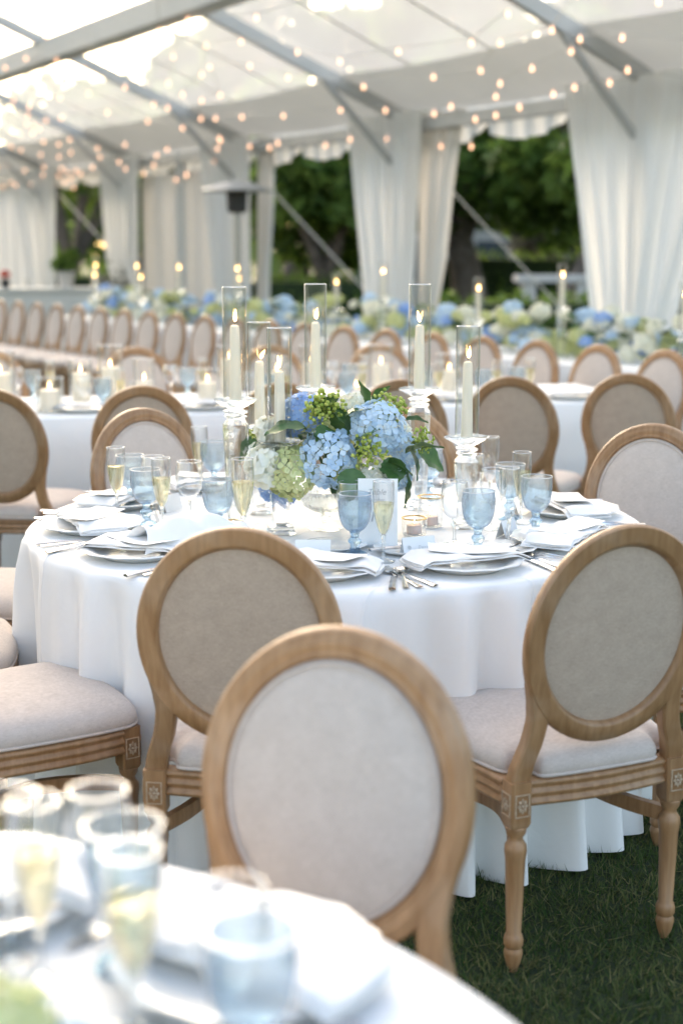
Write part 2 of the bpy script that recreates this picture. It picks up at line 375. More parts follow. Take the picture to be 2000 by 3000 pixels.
for a, c in zip(KS[:-1], KS[1:]):
    for t0, t1, mt, nm in ((-.12, .72, 'vinyl', 'eave_panel'), (.72, 6.0, 'roof', 'roof_panel'), (6.0, 10.95, 'roof', 'roof_panel'), (10.95, 12.1, 'vinyl', 'eave_panel')):
        m = MB(); nn = 8; v = []; f = []
        for i in range(nn + 1):
            for j in range(nn + 1):
                s_ = i/nn; q = j/nn; t_ = t0 + (t1 - t0)*q
                v.append(WR(a + (c - a)*s_, t_, .05 - .05*math.sin(pi*s_)))
        for i in range(nn):
            for j in range(nn): f.append((i*(nn+1)+j, (i+1)*(nn+1)+j, (i+1)*(nn+1)+j+1, i*(nn+1)+j+1))
        m.add(v, f); obj(nm, m.mesh(nm, mt), tent)
    # seams welded across the clear panels
    for s_ in (.33, .67):
        m = MB(); kk = a + (c - a)*s_; m.add([WR(kk - .035, .72, .0), WR(kk + .035, .72, .0), WR(kk + .035, 6, .0), WR(kk - .035, 6, .0)], [(0, 1, 2, 3)])
        obj('seam', m.mesh('seam', 'vinyl'), tent)
    # scalloped valance under the eave
    m = MB(); v = []; f = []; nn = 60
    for i in range(nn + 1):
        kk = a + (c - a)*i/nn; sc_ = abs(math.sin(pi*(kk - a)/(c - a)*3)); off = .04*math.sin(i*1.3)
        for q in (0, .5, 1): v.append(W(kk, -.14 - off*q, EAVE - .02 - q*(.20 + .17*sc_**.5)))
    for i in range(nn):
        for j in range(2): f.append((i*3 + j, i*3 + 3 + j, i*3 + 4 + j, i*3 + 1 + j))
    m.add(v, f); obj('valance', m.mesh('valance', 'drape'), tent)

# ---- drapes tied at every column
def drape(k0, wl, wr, tie, seed, label):
    r_ = random.Random(seed); m = MB(); v = []; f = []; nu, nz = 90, 36; top = EAVE - .02
    ph = [r_.uniform(0, 6) for _ in range(4)]
    for j in range(nz + 1):
        z = top*(1 - j/nz)
        q = (top - z)/(top - tie) if z > tie else 1.0
        q = min(1, q); e = q**1.1
        wl2 = wl*(1 - e) + .42*e + (.06*(tie - z)/tie if z < tie else 0); wr2 = wr*(1 - e) + .42*e + (.06*(tie - z)/tie if z < tie else 0)
        for i in range(nu + 1):
            s_ = i/nu; kk = -wl2 + (wl2 + wr2)*s_
            amp = .028 + .03*q
            fold = math.sin(s_*46 + ph[0] + .4*math.sin(s_*9 + ph[1])) + .5*math.sin(s_*23 + ph[2]) + .3*math.sin(s_*71 + ph[3] + z)
            v.append(W(k0 + kk, .16 + amp*fold*.8, z))
    for j in range(nz):
        for i in range(nu): f.append((j*(nu+1)+i, j*(nu+1)+i+1, (j+1)*(nu+1)+i+1, (j+1)*(nu+1)+i))
    m.add(v, f); o = obj('drape', m.mesh('drape', 'drape', angle=80)); props(o, label, 'drape', 'white drapes tied along the tent wall')
for ka, kb, lb in ((BAY*4 + 1.5, BAY*5 + .3, 'closed ivory tent wall behind the bar counter'), (BAY*5 + .25, BAY*6, 'closed ivory tent wall at the far corner')):
    m = MB(); v = []; f = []; nu = 40
    for j in range(9):
        for q in range(nu + 1):
            s_ = q/nu; v.append(W(ka + (kb - ka)*s_, -.02 + .03*math.sin(s_*25 + ka), (EAVE - .02)*(1 - j/8)))
    for j in range(8):
        for q in range(nu): f.append((j*(nu+1)+q, j*(nu+1)+q+1, (j+1)*(nu+1)+q+1, (j+1)*(nu+1)+q))
    m.add(v, f); props(obj('tent_sidewall', m.mesh('fabric', 'drape', angle=80)), lb, 'tent panel')
dl = ['white drape tied beside the wide garden opening with the pale slab', 'white drape hanging between the two garden openings',
      'white drape behind the patio heater', 'white drape beside the closed ivory side panel', 'white drape near the white bar counter']
drape(-.05, 1.25, .98, .75, 1, dl[0]); drape(BAY, .58, .88, .7, 2, dl[1]); drape(BAY*2, .55, 1.0, .3, 3, dl[2])
drape(BAY*3, .75, .95, .3, 4, dl[3]); drape(BAY*4, .85, 1.6, .3, 5, dl[4]); drape(-BAY, 1.1, 1.1, .8, 6, 'white drape at the tent wall past the flower-lined long table')
# hanging side flap beside the second drape and the third
def flap(k0, k1, kb, seed, label):
    m = MB(); v = []; f = []; nu, nz = 26, 30; r_ = random.Random(seed); ph = r_.uniform(0, 6)
    for j in range(nz + 1):
        q = j/nz; z = (EAVE - .05)*(1 - q)
        a = k0; c = k1 + (kb - k1)*(q**.8) + .10*math.sin(q*7 + ph)*q
        for i in range(nu + 1):
            s_ = i/nu
            v.append(W(a + (c - a)*s_, -.05 + .05*math.sin(s_*15 + ph + q*2), z))
    for j in range(nz):
        for i in range(nu): f.append((j*(nu+1)+i, j*(nu+1)+i+1, (j+1)*(nu+1)+i+1, (j+1)*(nu+1)+i))
    m.add(v, f); props(obj('side_flap', m.mesh('side_flap', 'sidewall', angle=80)), label, 'tent flap')
flap(BAY - .3, BAY - 1.05, BAY - .35, 3, 'gathered ivory tent flap tucked behind the middle drape')
flap(BAY*2 - .3, BAY*2 - .75, BAY*2 - .6, 5, 'gathered ivory tent flap beside the patio heater')
# closed ivory wall between third and fourth drape
sw = obj('tent_sidewall', None); props(sw, 'closed ivory fabric side panel of the tent', 'tent panel')
for i, (ka, kb) in enumerate(((BAY*2 + .55, BAY*2 + 1.9), (BAY*2 + 1.94, BAY*3 - .4))):
    m = MB(); v = []; f = []; nu = 30
    for j in range(9):
        for q in range(nu + 1):
            s_ = q/nu; v.append(W(ka + (kb - ka)*s_, -.02 + .02*math.sin(s_*14 + i), (EAVE - .35)*(1 - j/8)))
    for j in range(8):
        for q in range(nu): f.append((j*(nu+1)+q, j*(nu+1)+q+1, (j+1)*(nu+1)+q+1, (j+1)*(nu+1)+q))
    m.add(v, f); obj('fabric', m.mesh('fabric', 'sidewall', angle=80), sw)
obj('mullion', beam(W(BAY*2 + 1.92, .03, 0), W(BAY*2 + 1.92, .03, EAVE - .1), .12, .05).mesh('mullion', 'vinyl'), sw)
# end wall far left
m = MB(); v = []; f = []; nu = 60
for j in range(5):
    for q in range(nu + 1): v.append(W(BAY*6 + .04*math.sin(q*.9), q/nu*12, (EAVE + 2)*(1 - j/4)))
for j in range(4):
    for q in range(nu): f.append((j*(nu+1)+q, j*(nu+1)+q+1, (j+1)*(nu+1)+q+1, (j+1)*(nu+1)+q))
m.add(v, f); props(obj('end_curtain', m.mesh('end_curtain', 'drape', angle=80)), 'white curtain closing the far end of the tent', 'curtain')
# guy straps outside
for k0, lb in ((BAY - .2, 'ratchet strap slanting to the ground behind the middle drape'), (BAY*2 - .2, 'ratchet strap slanting to the ground by the patio heater'), (BAY*4 - .3, 'ratchet strap slanting to the ground by the bar counter')):
    m = beam(W(k0, -.1, 2.5), W(k0 - 1.6, -1.9, 0), .07, .012); props(obj('guy_strap', m.mesh('guy_strap', 'strap')), lb, 'strap')

# ---- string lights
bulb = MB(); bulb.lathe([(.0, -.022), (.010, -.019), (.0155, -.008), (.016, .002), (.011, .014), (.006, .022), (.006, .032)], 10); bulb_me = bulb.mesh('bulb', 'bulb')
def strand(t_, dz, k0, k1, step, sag, seed):
    r_ = random.Random(seed); s_ = obj('string_light', None)
    pts = []; k = k0
    while k < k1:
        sg = sag*math.sin(pi*((k - k0) % BAY)/BAY)
        pts.append(WR(k, t_ + .30*math.sin(k*1.1 + seed) + r_.uniform(-.16, .16), dz - sg - r_.uniform(0, .09))); k += step*r_.uniform(.45, 1.55)
    cb = MB(); cb.tube(pts, .0035, 5); obj('cable', cb.mesh('cable', 'cable'), s_)
    for p in pts: obj('bulb', bulb_me, s_, Matrix.Translation(p + Vector((0, 0, -.035))))
    return props(s_, 'strand of warm round bulbs strung under the clear tent roof', 'string lights', 'bulb strands under the tent roof')
for i, (t_, dz, k0, k1, st, sg) in enumerate(((.35, -.22, -3.8, 17, .55, .16), (.75, -.16, -3.8, 18, .6, .14), (1.35, -.16, -3, 21, .6, .16), (1.8, -.2, 0, 21, .7, .2), (2.4, -.2, 0, 21, .8, .2), (3.0, -.25, 3, 21, 1.0, .2), (3.9, -.3, 5, 21, 1.3, .2), (.5, -.38, 9, 16, .8, .1))):
    strand(t_, dz, k0, k1, st, sg, i + 1)

# ================================================================== GARDEN BEYOND
def leaf_cloud(n, clumps, size, seed):
    g = np.random.default_rng(seed); V = []; tone = []
    C = np.array([c[:3] for c in clumps]); Rr = np.array([c[3:6] for c in clumps]); vol = Rr.prod(1)**(2/3); idx = g.choice(len(clumps), n, p=vol/vol.sum())
    d = g.normal(size=(n, 3)); d /= np.linalg.norm(d, axis=1)[:, None]
    rr = g.uniform(.55, 1.05, n)[:, None]
    p = C[idx] + d*Rr[idx]*rr
    a = g.normal(size=(n, 3)); a /= np.linalg.norm(a, axis=1)[:, None]; bq = np.cross(a, g.normal(size=(n, 3))); bq /= np.linalg.norm(bq, axis=1)[:, None]
    s_ = g.uniform(.6, 1.3, n)[:, None]*size
    v = np.empty((n*4, 3)); v[0::4] = p - a*s_; v[1::4] = p + bq*s_*.45; v[2::4] = p + a*s_; v[3::4] = p - bq*s_*.45
    tn = np.clip(g.beta(2, 2.6, n) , 0, 1)
    me = bpy.data.meshes.new('crown'); me.vertices.add(n*4); me.vertices.foreach_set('co', v.ravel()); me.loops.add(n*4)
    me.loops.foreach_set('vertex_index', np.arange(n*4)); me.polygons.add(n); me.polygons.foreach_set('loop_start', np.arange(0, n*4, 4)); me.polygons.foreach_set('loop_total', np.full(n, 4)); me.update()
    at = me.attributes.new('tone', 'FLOAT', 'POINT'); at.data.foreach_set('value', np.repeat(tn, 4).astype(np.float32))
    return me
def tree(x, y, h, cr, trunk_h, label, mt='leaf', seed=1, n=5000, lean=0, size=.16, tr=.22):
    r_ = random.Random(seed); t = obj('tree', None, None, T(x, y, 0)); props(t, label, 'tree', 'garden trees beyond the tent')
    m = MB(); top = Vector((lean, 0, trunk_h))
    m.tube(spline([(0, 0, -.2), (lean*.2, .05, trunk_h*.4), top], 5), lambda q: tr*(1.25 - .65*q), 10)
    cl = []
    for i in range(7):
        a = i*2.4 + r_.random(); L = cr*r_.uniform(.45, .85); z = trunk_h + (h - trunk_h)*r_.uniform(.2, .75)
        e = Vector((lean + L*math.cos(a), L*math.sin(a), z))
        m.tube(spline([top*.85, (top + e)*.5 + Vector((0, 0, .3)), e], 4), lambda q: tr*.5*(1 - .75*q), 7)
    for i in range(16):
        a = r_.uniform(0, 2*pi); L = cr*math.sqrt(r_.random())*.85; zz = r_.uniform(.12, .9)
        z = trunk_h*.9 + (h - trunk_h*.9)*zz; s_ = cr*r_.uniform(.25, .42)
        cl.append((lean + L*math.cos(a)*(1.1 - .5*zz), L*math.sin(a)*(1.1 - .5*zz), z, s_, s_, s_*.7))
    obj('trunk', m.mesh('trunk', 'bark'), t)
    cm = leaf_cloud(n, cl, size, seed + 40); cm.materials.append(M[mt]); obj('crown', cm, t)
def at(u, Y, z=1.5): dep = Y*.9836 + (1.53 - z)*.1805; return (u - 784)*dep/3267
tree(at(640, 27), 27, 8.3, 3.6, 2.0, 'broad dark tree behind the patio heater', seed=3, n=13000, lean=.8, tr=.3, size=.24)
tree(at(745, 23), 23, 4.4, 1.7, 1.2, 'small dense tree between the heater and the middle drape', seed=4, n=4200)
tree(at(1090, 24), 24, 5.0, 2.6, 1.9, 'green tree with a forked trunk in the wide garden opening', seed=5, n=5200, lean=-.3, tr=.32)
tree(at(1290, 20), 20, 4.7, 1.5, 1.7, 'dark leaning tree at the edge of the wide garden opening', seed=6, n=3200, lean=.5)
tree(at(1260, 29), 29, 3.6, 1.3, 1.2, 'pale grey olive tree behind the hedge', 'leaf_olive', 7, 3500)
tree(at(1330, 33), 33, 4.9, 1.2, 2.0, 'tree behind the hedge with golden sunlight coloured into its leaves', 'leaf_sunlit', 8, 1500)
tree(at(1560, 22), 22, 7.5, 2.6, 1.5, 'tall tree rising above the roof past the last drape', seed=9, n=11000, size=.22)
tree(at(165, 34), 34, 6.2, 2.6, 1.2, 'dark tree behind the bar counter', seed=10, n=4200)
tree(at(880, 40), 40, 6.2, 4.0, 1.8, 'wide far tree behind the middle drape', seed=11, n=10000, size=.32)
tree(at(330, 42), 42, 7.2, 3.8, 1.8, 'wide far tree behind the ivory side panel', seed=12, n=10000, size=.32)
tree(at(1180, 44), 44, 6.4, 4.2, 1.8, 'wide far tree beyond the olive tree', seed=13, n=10000, size=.32)
def hedge(x0, x1, y, h, d, label, seed, n=5000, yrot=0):
    t = obj('hedge', None, None, T((x0 + x1)/2, y, 0, yrot)); props(t, label, 'hedge'); L = x1 - x0
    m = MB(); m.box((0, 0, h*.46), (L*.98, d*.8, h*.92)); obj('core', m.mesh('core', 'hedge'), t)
    cl = [(-L/2 + L*(i + .5)/14, 0, h*.5, L/20, d*.55, h*.55) for i in range(14)]
    cm = leaf_cloud(n, cl, .07, seed); cm.materials.append(M['leaf']); obj('foliage', cm, t)
hedge(at(560, 22), at(900, 22), 22, 1.15, 1.0, 'clipped hedge seen past the patio heater', 21)
hedge(at(960, 16.6), at(1700, 16.6), 16.6, 1.02, 1.0, 'clipped hedge in front of the pale stone slab', 22, 8000)
hedge(at(980, 26), at(1640, 26), 26, 1.5, 1.2, 'taller clipped hedge further back in the garden', 23, 7000)
hedge(at(60, 29), at(330, 29), 29, 1.1, 1.0, 'bright clipped hedge behind the bar counter', 24, 4000)
# far wood closing the horizon
cl = [(-60 + i*4.2, 62 + 5*math.sin(i*1.7), 2.6, 3.4, 3, 3.2 + .9*math.sin(i*2.3)) for i in range(30)]
cm = leaf_cloud(9000, cl, .6, 77); cm.materials.append(M['leaf']); props(obj('far_wood', cm), 'far dark wood beyond the garden', 'wood', kind='stuff')
# bench
t = obj('stone_bench', None, None, T(at(1275, 17.8), 17.8, 0)); props(t, 'pale stone slab showing above the clipped hedge', 'bench')
m = MB(); m.box((0, 0, 1.20), (.98, .42, .09)); obj('slab', m.mesh('slab', 'stone'), t)
for s_ in (-1, 1):
    m = MB(); m.box((s_*.33, 0, .577), (.16, .34, 1.153)); obj('pedestal', m.mesh('pedestal', 'stone'), t)
# pale house between trees
t = obj('garden_house', None, None, T(at(1110, 37), 37, 0)); props(t, 'pale grey garden house glimpsed between the tree trunks', 'house')
m = MB(); m.box((0, 0, 1.25), (6.5, 4, 2.5)); obj('wall', m.mesh('wall', 'stone'), t)
m = MB(); m.add([(-3.6, -2.3, 2.48), (3.6, -2.3, 2.48), (3.6, 2.3, 2.48), (-3.6, 2.3, 2.48), (-3.6, 0, 3.5), (3.6, 0, 3.5)], [(0, 1, 5, 4), (2, 3, 4, 5), (0, 4, 3), (1, 2, 5), (3, 2, 1, 0)]); obj('roof', m.mesh('roof', 'slate'), t)
for x in (-2.2, 0, 2.2):
    m = MB(); m.box((x, -2.02, 1.3), (.9, .06, 1.1)); wdw = obj('window', m.mesh('window', 'stone'), t)
    m = MB(); m.box((x, -2.06, 1.3), (.74, .03, .94)); obj('pane', m.mesh('pane', 'pane'), wdw)

# ================================================================== CHAIR
def chair_parts():
    parts = []; TI = math.tan(R(9)); tilt = lambda p: (p[0], p[1] - max(0, p[2] - .43)*TI, p[2])
    cz, a, bq, hw = .742, .193, .218, .0235
    prof = [(-.0235, .005), (-.0215, .010), (-.016, .0135), (-.0105, .011), (-.007, .0125), (-.001, .0165), (.007, .0165), (.011, .0135), (.0145, .0145), (.019, .012), (.0235, .004), (.0235, -.010), (.0195, -.0165), (-.011, -.0185), (-.017, -.0165), (-.0195, -.012), (-.0235, -.006)]
    n = 72; v = []; f = []; m_ = len(prof)
    for i in range(n):
        ph = 2*pi*i/n; nx, nz = math.cos(ph)/a, math.sin(ph)/bq; L = math.hypot(nx, nz); nx /= L; nz /= L
        for r, y in prof: v.append(tilt((a*math.cos(ph) + r*nx, y, cz + bq*math.sin(ph) + r*nz)))
    for i in range(n):
        for k in range(m_): f.append((i*m_ + k, ((i+1) % n)*m_ + k, ((i+1) % n)*m_ + (k+1) % m_, i*m_ + (k+1) % m_))
    m = MB(); m.add(v, f); parts.append(('back_frame', m.mesh('back_frame', 'wood', angle=50)))
    def pad(y0, dome, sgn):
        m = MB(); v = []; f = []; rings = [1, .985, .95, .88, .75, .55, .3]; n = 56
        for r in rings:
            yy = y0 + sgn*dome*(1 - r**3.2)**.7
            for i in range(n):
                ph = 2*pi*i/n; v.append(tilt(((a - hw + .003)*r*math.cos(ph), yy, cz + (bq - hw + .003)*r*math.sin(ph))))
        v.append(tilt((0, y0 + sgn*dome, cz)))
        for j in range(len(rings) - 1):
            for i in range(n):
                q = (j*n + i, j*n + (i+1) % n, (j+1)*n + (i+1) % n, (j+1)*n + i); f.append(q if sgn < 0 else q[::-1])
        L = len(v) - 1
        for i in range(n):
            q = ((len(rings)-1)*n + i, (len(rings)-1)*n + (i+1) % n, L); f.append(q if sgn < 0 else q[::-1])
        m.add(v, f); return m
    pm = pad(.004, .022, 1)
    pp = MB(); pp.tube([tilt(((a - hw - .004)*math.cos(2*pi*i/64), .0125, cz + (bq - hw - .004)*math.sin(2*pi*i/64))) for i in range(64)], .0035, 6, closed_path=True, up=(0, 1, 0))
    parts.append(('front_pad', pm.mesh('front_pad', 'linen', angle=80), None, [('piping', pp.mesh('piping', 'linen'))]))
    parts.append(('rear_pad', pad(-.003, .006, -1).mesh('rear_pad', 'flax', angle=80)))
    ro = MB()
    ro.sweep([(-.016, 0, -.024), (.016, 0, -.024), (.016, 0, .024), (-.016, 0, .024)], [(-.0015, -.0015), (.0015, -.0015), (.0015, .0015), (-.0015, .0015)], closed_path=True, up=(0, 1, 0))
    for i in range(8):
        an = i*pi/4; c, s_ = math.cos(an), math.sin(an)
        P = lambda u_, w_, y_: (u_*c - w_*s_, y_, (u_*s_ + w_*c)*1.35)
        ro.add([P(.003, 0, -.001), P(.0085, -.0035, -.002), P(.0135, 0, -.001), P(.0085, .0035, -.002), P(.008, 0, -.0035)], [(0, 1, 4), (1, 2, 4), (2, 3, 4), (3, 0, 4)])
    ro.lathe([(.004, -.001), (.003, .0025), (0, .003)], 8)
    ro_me = ro.mesh('rosette', 'whitewash')
    legp = [(.018, .335), (.0235, .330), (.0215, .318), (.0150, .308), (.0165, .300), (.0235, .290), (.0245, .277), (.0225, .262), (.0218, .25), (.0160, .088), (.0190, .084), (.0215, .074), (.0212, .062), (.0170, .055), (.0200, .048), (.0205, .040), (.0165, .022), (.0105, .004), (.009, -.004)][::-1]
    fl = lambda an, z, r: (1 - .06*(.5 + .5*math.cos(8*an))) if .09 < z < .252 else 1
    lm = MB(); lm.lathe(legp, 32, fn=fl); leg_me = lm.mesh('leg', 'wood', angle=45)
    def chamfer_box(c, d, ch=.004):
        m = MB(); x, y, z = d[0]/2, d[1]/2, d[2]/2; v = []
        prof2 = [(-x+ch, -y), (x-ch, -y), (x, -y+ch), (x, y-ch), (x-ch, y), (-x+ch, y), (-x, y-ch), (-x, -y+ch)]
        for zz, s_ in ((-z, .86), (-z+ch*2, 1), (z, 1)):
            for p in prof2: v.append((c[0] + p[0]*s_, c[1] + p[1]*s_, c[2] + zz))
        f = [tuple(range(8))[::-1], tuple(range(16, 24))]
        for j in range(2):
            for i in range(8): f.append((j*8+i, j*8+(i+1) % 8, (j+1)*8+(i+1) % 8, (j+1)*8+i))
        return m.add(v, f)
    for s_ in (-1, 1):
        # rear upright sweeping into the oval
        pts = [(.195, .425, .047), (.1925, .445, .047), (.186, .475, .046), (.172, .52, .045), (.165, .57, .044), (.170, .61, .042), (.181, .66, .034)]
        sp = spline([(p[0]*s_, 0, p[1]) for p in pts], 5); wd = [pts[min(i//5, 6)][2] for i in range(len(sp))]
        um = MB(); v = []; f = []
        for i, p in enumerate(sp):
            w2 = wd[i]/2; d2 = .0175 - .004*(i/len(sp)); ch = .005
            for x, y in ((-w2+ch, -d2), (w2-ch, -d2), (w2, -d2+ch), (w2, d2-ch), (w2-ch, d2), (-w2+ch, d2), (-w2, d2-ch), (-w2, -d2+ch)): v.append(tilt((p.x + x, y, p.z)))
        for i in range(len(sp) - 1):
            for k in range(8): f.append((i*8+k, i*8+(k+1) % 8, (i+1)*8+(k+1) % 8, (i+1)*8+k))
        um.add(v, f); parts.append(('upright', um.mesh('upright', 'wood')))
        for (x, y, fr) in ((.196*s_, 0, -1), (.212*s_, .415, 1)):
            parts.append(('leg', leg_me, T(x, y, 0), [('block', chamfer_box((0, 0, .383), (.049, .047, .102)).mesh('block', 'wood'), None),
                          ('rosette', ro_me, T(0, .0245*fr, .384, 0 if fr < 0 else pi)), ('rosette', ro_me, T(.0255*s_, 0, .384, pi/2*s_))]))
        sm = MB(); sm.sweep(spline([(.196*s_, .015, .292), (.150*s_, .11, .294), (.128*s_, .21, .296), (.155*s_, .32, .294), (.210*s_, .405, .292)], 6), [(-.009, -.017), (.009, -.017), (.011, 0), (.009, .017), (-.009, .017), (-.011, 0)])
        parts.append(('stretcher', sm.mesh('stretcher', 'wood')))
    rp = [(.012, -.032)]
    for k in range(3):
        z0 = -.032 + k*.0215
        rp += [(-.009, z0 + .002), (-.0155, z0 + .007), (-.0155, z0 + .013), (-.009, z0 + .018)]
    rp += [(.012, .032)]
    rail = lambda pts: (lambda mm: mm.sweep(spline(pts, 6), rp).mesh('rail', 'wood', angle=60))(MB())
    parts.append(('rear_rail', rail([(.172, .004, .403), (0, -.012, .403), (-.172, .004, .403)])))
    parts.append(('front_rail', rail([(-.188, .425, .403), (-.1, .45, .403), (0, .457, .403), (.1, .45, .403), (.188, .425, .403)])))
    parts.append(('side_rail', rail([(-.206, .024, .403), (-.224, .18, .403), (-.232, .30, .403), (-.226, .392, .403)])))
    parts.append(('side_rail', rail([(.226, .392, .403), (.232, .30, .403), (.224, .18, .403), (.206, .024, .403)])))
    half = [(0, -.020), (.09, -.018), (.140, -.012), (.150, .012), (.165, .036), (.205, .044), (.226, .12), (.238, .24), (.242, .35), (.228, .425), (.15, .456)]
    out = [(x, y, 0) for x, y in half] + [(0, .468, 0)] + [(-x, y, 0) for x, y in half[:0:-1]]
    ol = spline(out, 4, True); n = len(ol); cm = MB(); v = []; f = []
    lv = [(.985, .436), (1.0, .440), (1.012, .452), (1.0, .466), (.965, .478), (.90, .488), (.78, .497), (.6, .505), (.38, .510), (.15, .512)]
    for s_, z in lv:
        for p in ol: v.append((p.x*s_, .21 + (p.y - .21)*s_, z))
    v.append((0, .21, .512)); L = len(v) - 1
    for j in range(len(lv) - 1):
        for i in range(n): f.append((j*n+i, j*n+(i+1) % n, (j+1)*n+(i+1) % n, (j+1)*n+i))
    for i in range(n): f.append(((len(lv)-1)*n+i, (len(lv)-1)*n+(i+1) % n, L))
    cm.add(v, f); pp = MB(); pp.tube([(p.x*1.004, .21 + (p.y - .21)*1.004, .439) for p in ol], .004, 6, closed_path=True)
    parts.append(('seat_cushion', cm.mesh('seat_cushion', 'linen', angle=80), None, [('piping', pp.mesh('piping', 'linen'))]))
    return parts
CH = chair_parts()
def chair(x, y, fx, fy, label, group): return spawn('dining_chair', CH, T(x, y, 0, face_z(fx, fy)), label, 'chair', group)
TC = (-.015, 4.06)
G1 = 'oval-back chairs around the main round table'
chair(-.205, 2.90, .10, 1, 'oval-back oak chair with its back to us, in front of the bread-white napkin setting', G1)
chair(.55, 2.92, -.39, .92, 'oval-back oak chair on open grass, its turned legs fully seen', G1)
chair(-.965, 3.135, .82, .57, 'oval-back oak chair whose grey seat juts in beside the tablecloth folds', G1)
chair(-1.36, 3.72, .97, .22, 'oval-back oak chair mostly out of view beside the tablecloth, its seat corner showing', G1)
chair(-1.33, 4.46, .98, -.17, 'oval-back oak chair mostly hidden behind the tablecloth edge', G1)
chair(-.66, 4.95, .58, -.81, 'pale oval-back chair facing us behind the clustered glasses and champagne', G1)
chair(.20, 4.98, -.15, -.99, 'oval-back chair hidden behind the hydrangea centrepiece', G1)
chair(.965, 4.48, -.50, -.86, 'pale oval-back chair facing us across the table, its oval above the plates', G1)
chair(1.27, 3.64, -.98, .17, 'oval-back oak chair cut off by the picture edge, its seat by the tablecloth', G1)
chair(-.03, 1.955, -.36, -.93, 'large pale oval-back chair facing us at the blurred table', 'chairs at the blurred table')
# long table across: near-side chairs
E2 = Vector((.966, .259)); P2 = Vector((-.259, .966)); O2 = Vector((-.10, 7.0))
G2 = 'chairs along the candlelit long table'
rot2 = [.40, .10, .0, .22, .62, .58]
lab2 = ['its oval half cut off', 'just behind the pale facing chair', 'behind the short glass chimneys', 'behind the hydrangea centrepiece', 'beside the short candlestick', 'behind the pale facing chair by the goblets']
for i, e in enumerate((-1.56, -.98, -.40, .15, .70, 1.27)):
    p = O2 + E2*e + P2*(-.80); a = rot2[i]
    chair(p.x, p.y, P2.x*math.cos(a) + E2.x*math.sin(a), P2.y*math.cos(a) + E2.y*math.sin(a), 'oval-back oak chair at the candlelit long table, ' + lab2[i], G2)
lab2f = ['behind the tall pillar candles', 'behind the blue goblet', 'behind the hydrangea chimneys', 'near the table end']
for i, e in enumerate((-1.55, -.72, .08, .75)):
    p = O2 + E2*e + P2*1.45
    chair(p.x, p.y, -P2.x, -P2.y, 'pale oval-back chair across the candlelit long table, ' + lab2f[i], 'far-side chairs of the candlelit long table')
D3 = Vector((-.565, .825)); N3 = Vector((.825, .565))
b3 = Vector((1.77, 8.03))
for i in range(20):
    p = b3 + D3*(.535*i)
    chair(p.x, p.y, -N3.x, -N3.y, 'pale oval-back chair in the row before the flower-lined long table', 'chair row before the flower-lined table')

# ================================================================== TABLES
def round_cloth(r, h, seed, folds=27, nseg=560):
    r_ = random.Random(seed); m = MB(); v = []; f = []
    ph = [r_.uniform(0, 6.28) for _ in range(6)]
    def fold(a):
        y_ = folds*.5*a + .5*ph[0] + 1.3*math.sin(2*a + ph[1]) + .8*math.sin(5*a + ph[4]) + .5*math.sin(11*a + ph[5])
        return (2*(abs(math.sin(y_))**1.5*.6 + .4*math.sin(y_)**2) - 1.0)*.75 + .35*math.sin((folds + 14)*a + ph[2]) + .3*math.sin(8*a + ph[3])
    tops = [(.0, 0), (.3, 0), (.6, 0), (.85, 0), (.96, 0), (.985, -.002), (.997, -.008)]
    drops = [.02, .05, .1, .16, .24, .33, .42, .51, .6, .68, .735, .752]
    rings = 0
    for s_, dz in tops[1:]:
        for i in range(nseg): a = 2*pi*i/nseg; v.append((r*s_*math.cos(a), r*s_*math.sin(a), h + dz))
        rings += 1
    for d in drops:
        q = d/.755
        for i in range(nseg):
            a = 2*pi*i/nseg; F = fold(a)
            rr = r + .004 + .022*F*min(1, d/.12) + .012*q + .050*F*q**.8*(.30 + .70*q)
            v.append((rr*math.cos(a), rr*math.sin(a), h - d + .012*F*q))
        rings += 1
    v.append((0, 0, h)); L = len(v) - 1
    for i in range(nseg): f.append((i, (i+1) % nseg, L))
    for j in range(rings - 1):
        for i in range(nseg): f.append((j*nseg+i, (j+1)*nseg+i, (j+1)*nseg+(i+1) % nseg, j*nseg+(i+1) % nseg))
    m.add(v, f); return m.mesh('tablecloth', 'cloth', angle=80)
ZT = .76
def round_table(x, y, label, cl_label, seed):
    m = MB(); m.lathe([(.845, -.035), (.86, -.03), (.86, -.006), (.855, -.004)], 64, (0, 0, ZT)); pl = [('top', m.mesh('top', 'wood'))]
    for i in range(4):
        m = MB(); m.tube([(.55*math.cos(i*pi/2 + .6), .55*math.sin(i*pi/2 + .6), 0), (.5*math.cos(i*pi/2 + .6), .5*math.sin(i*pi/2 + .6), ZT - .035)], .016, 10); pl.append(('leg', m.mesh('leg', 'alu')))
    spawn('round_table', pl, T(x, y, 0), label, 'table')
    props(obj('tablecloth', round_cloth(.885 if seed == 3 else .9, ZT, seed), None, T(x, y, 0, seed*.37)), cl_label, 'tablecloth')
round_table(*TC, 'round banquet table under the long white cloth with the hydrangea centrepiece', 'floor-length white cloth on the round hydrangea table', 3)
FC = (-.61, .905)
round_table(*FC, 'blurred round banquet table close to us', 'white cloth on the blurred table close to us', 8)
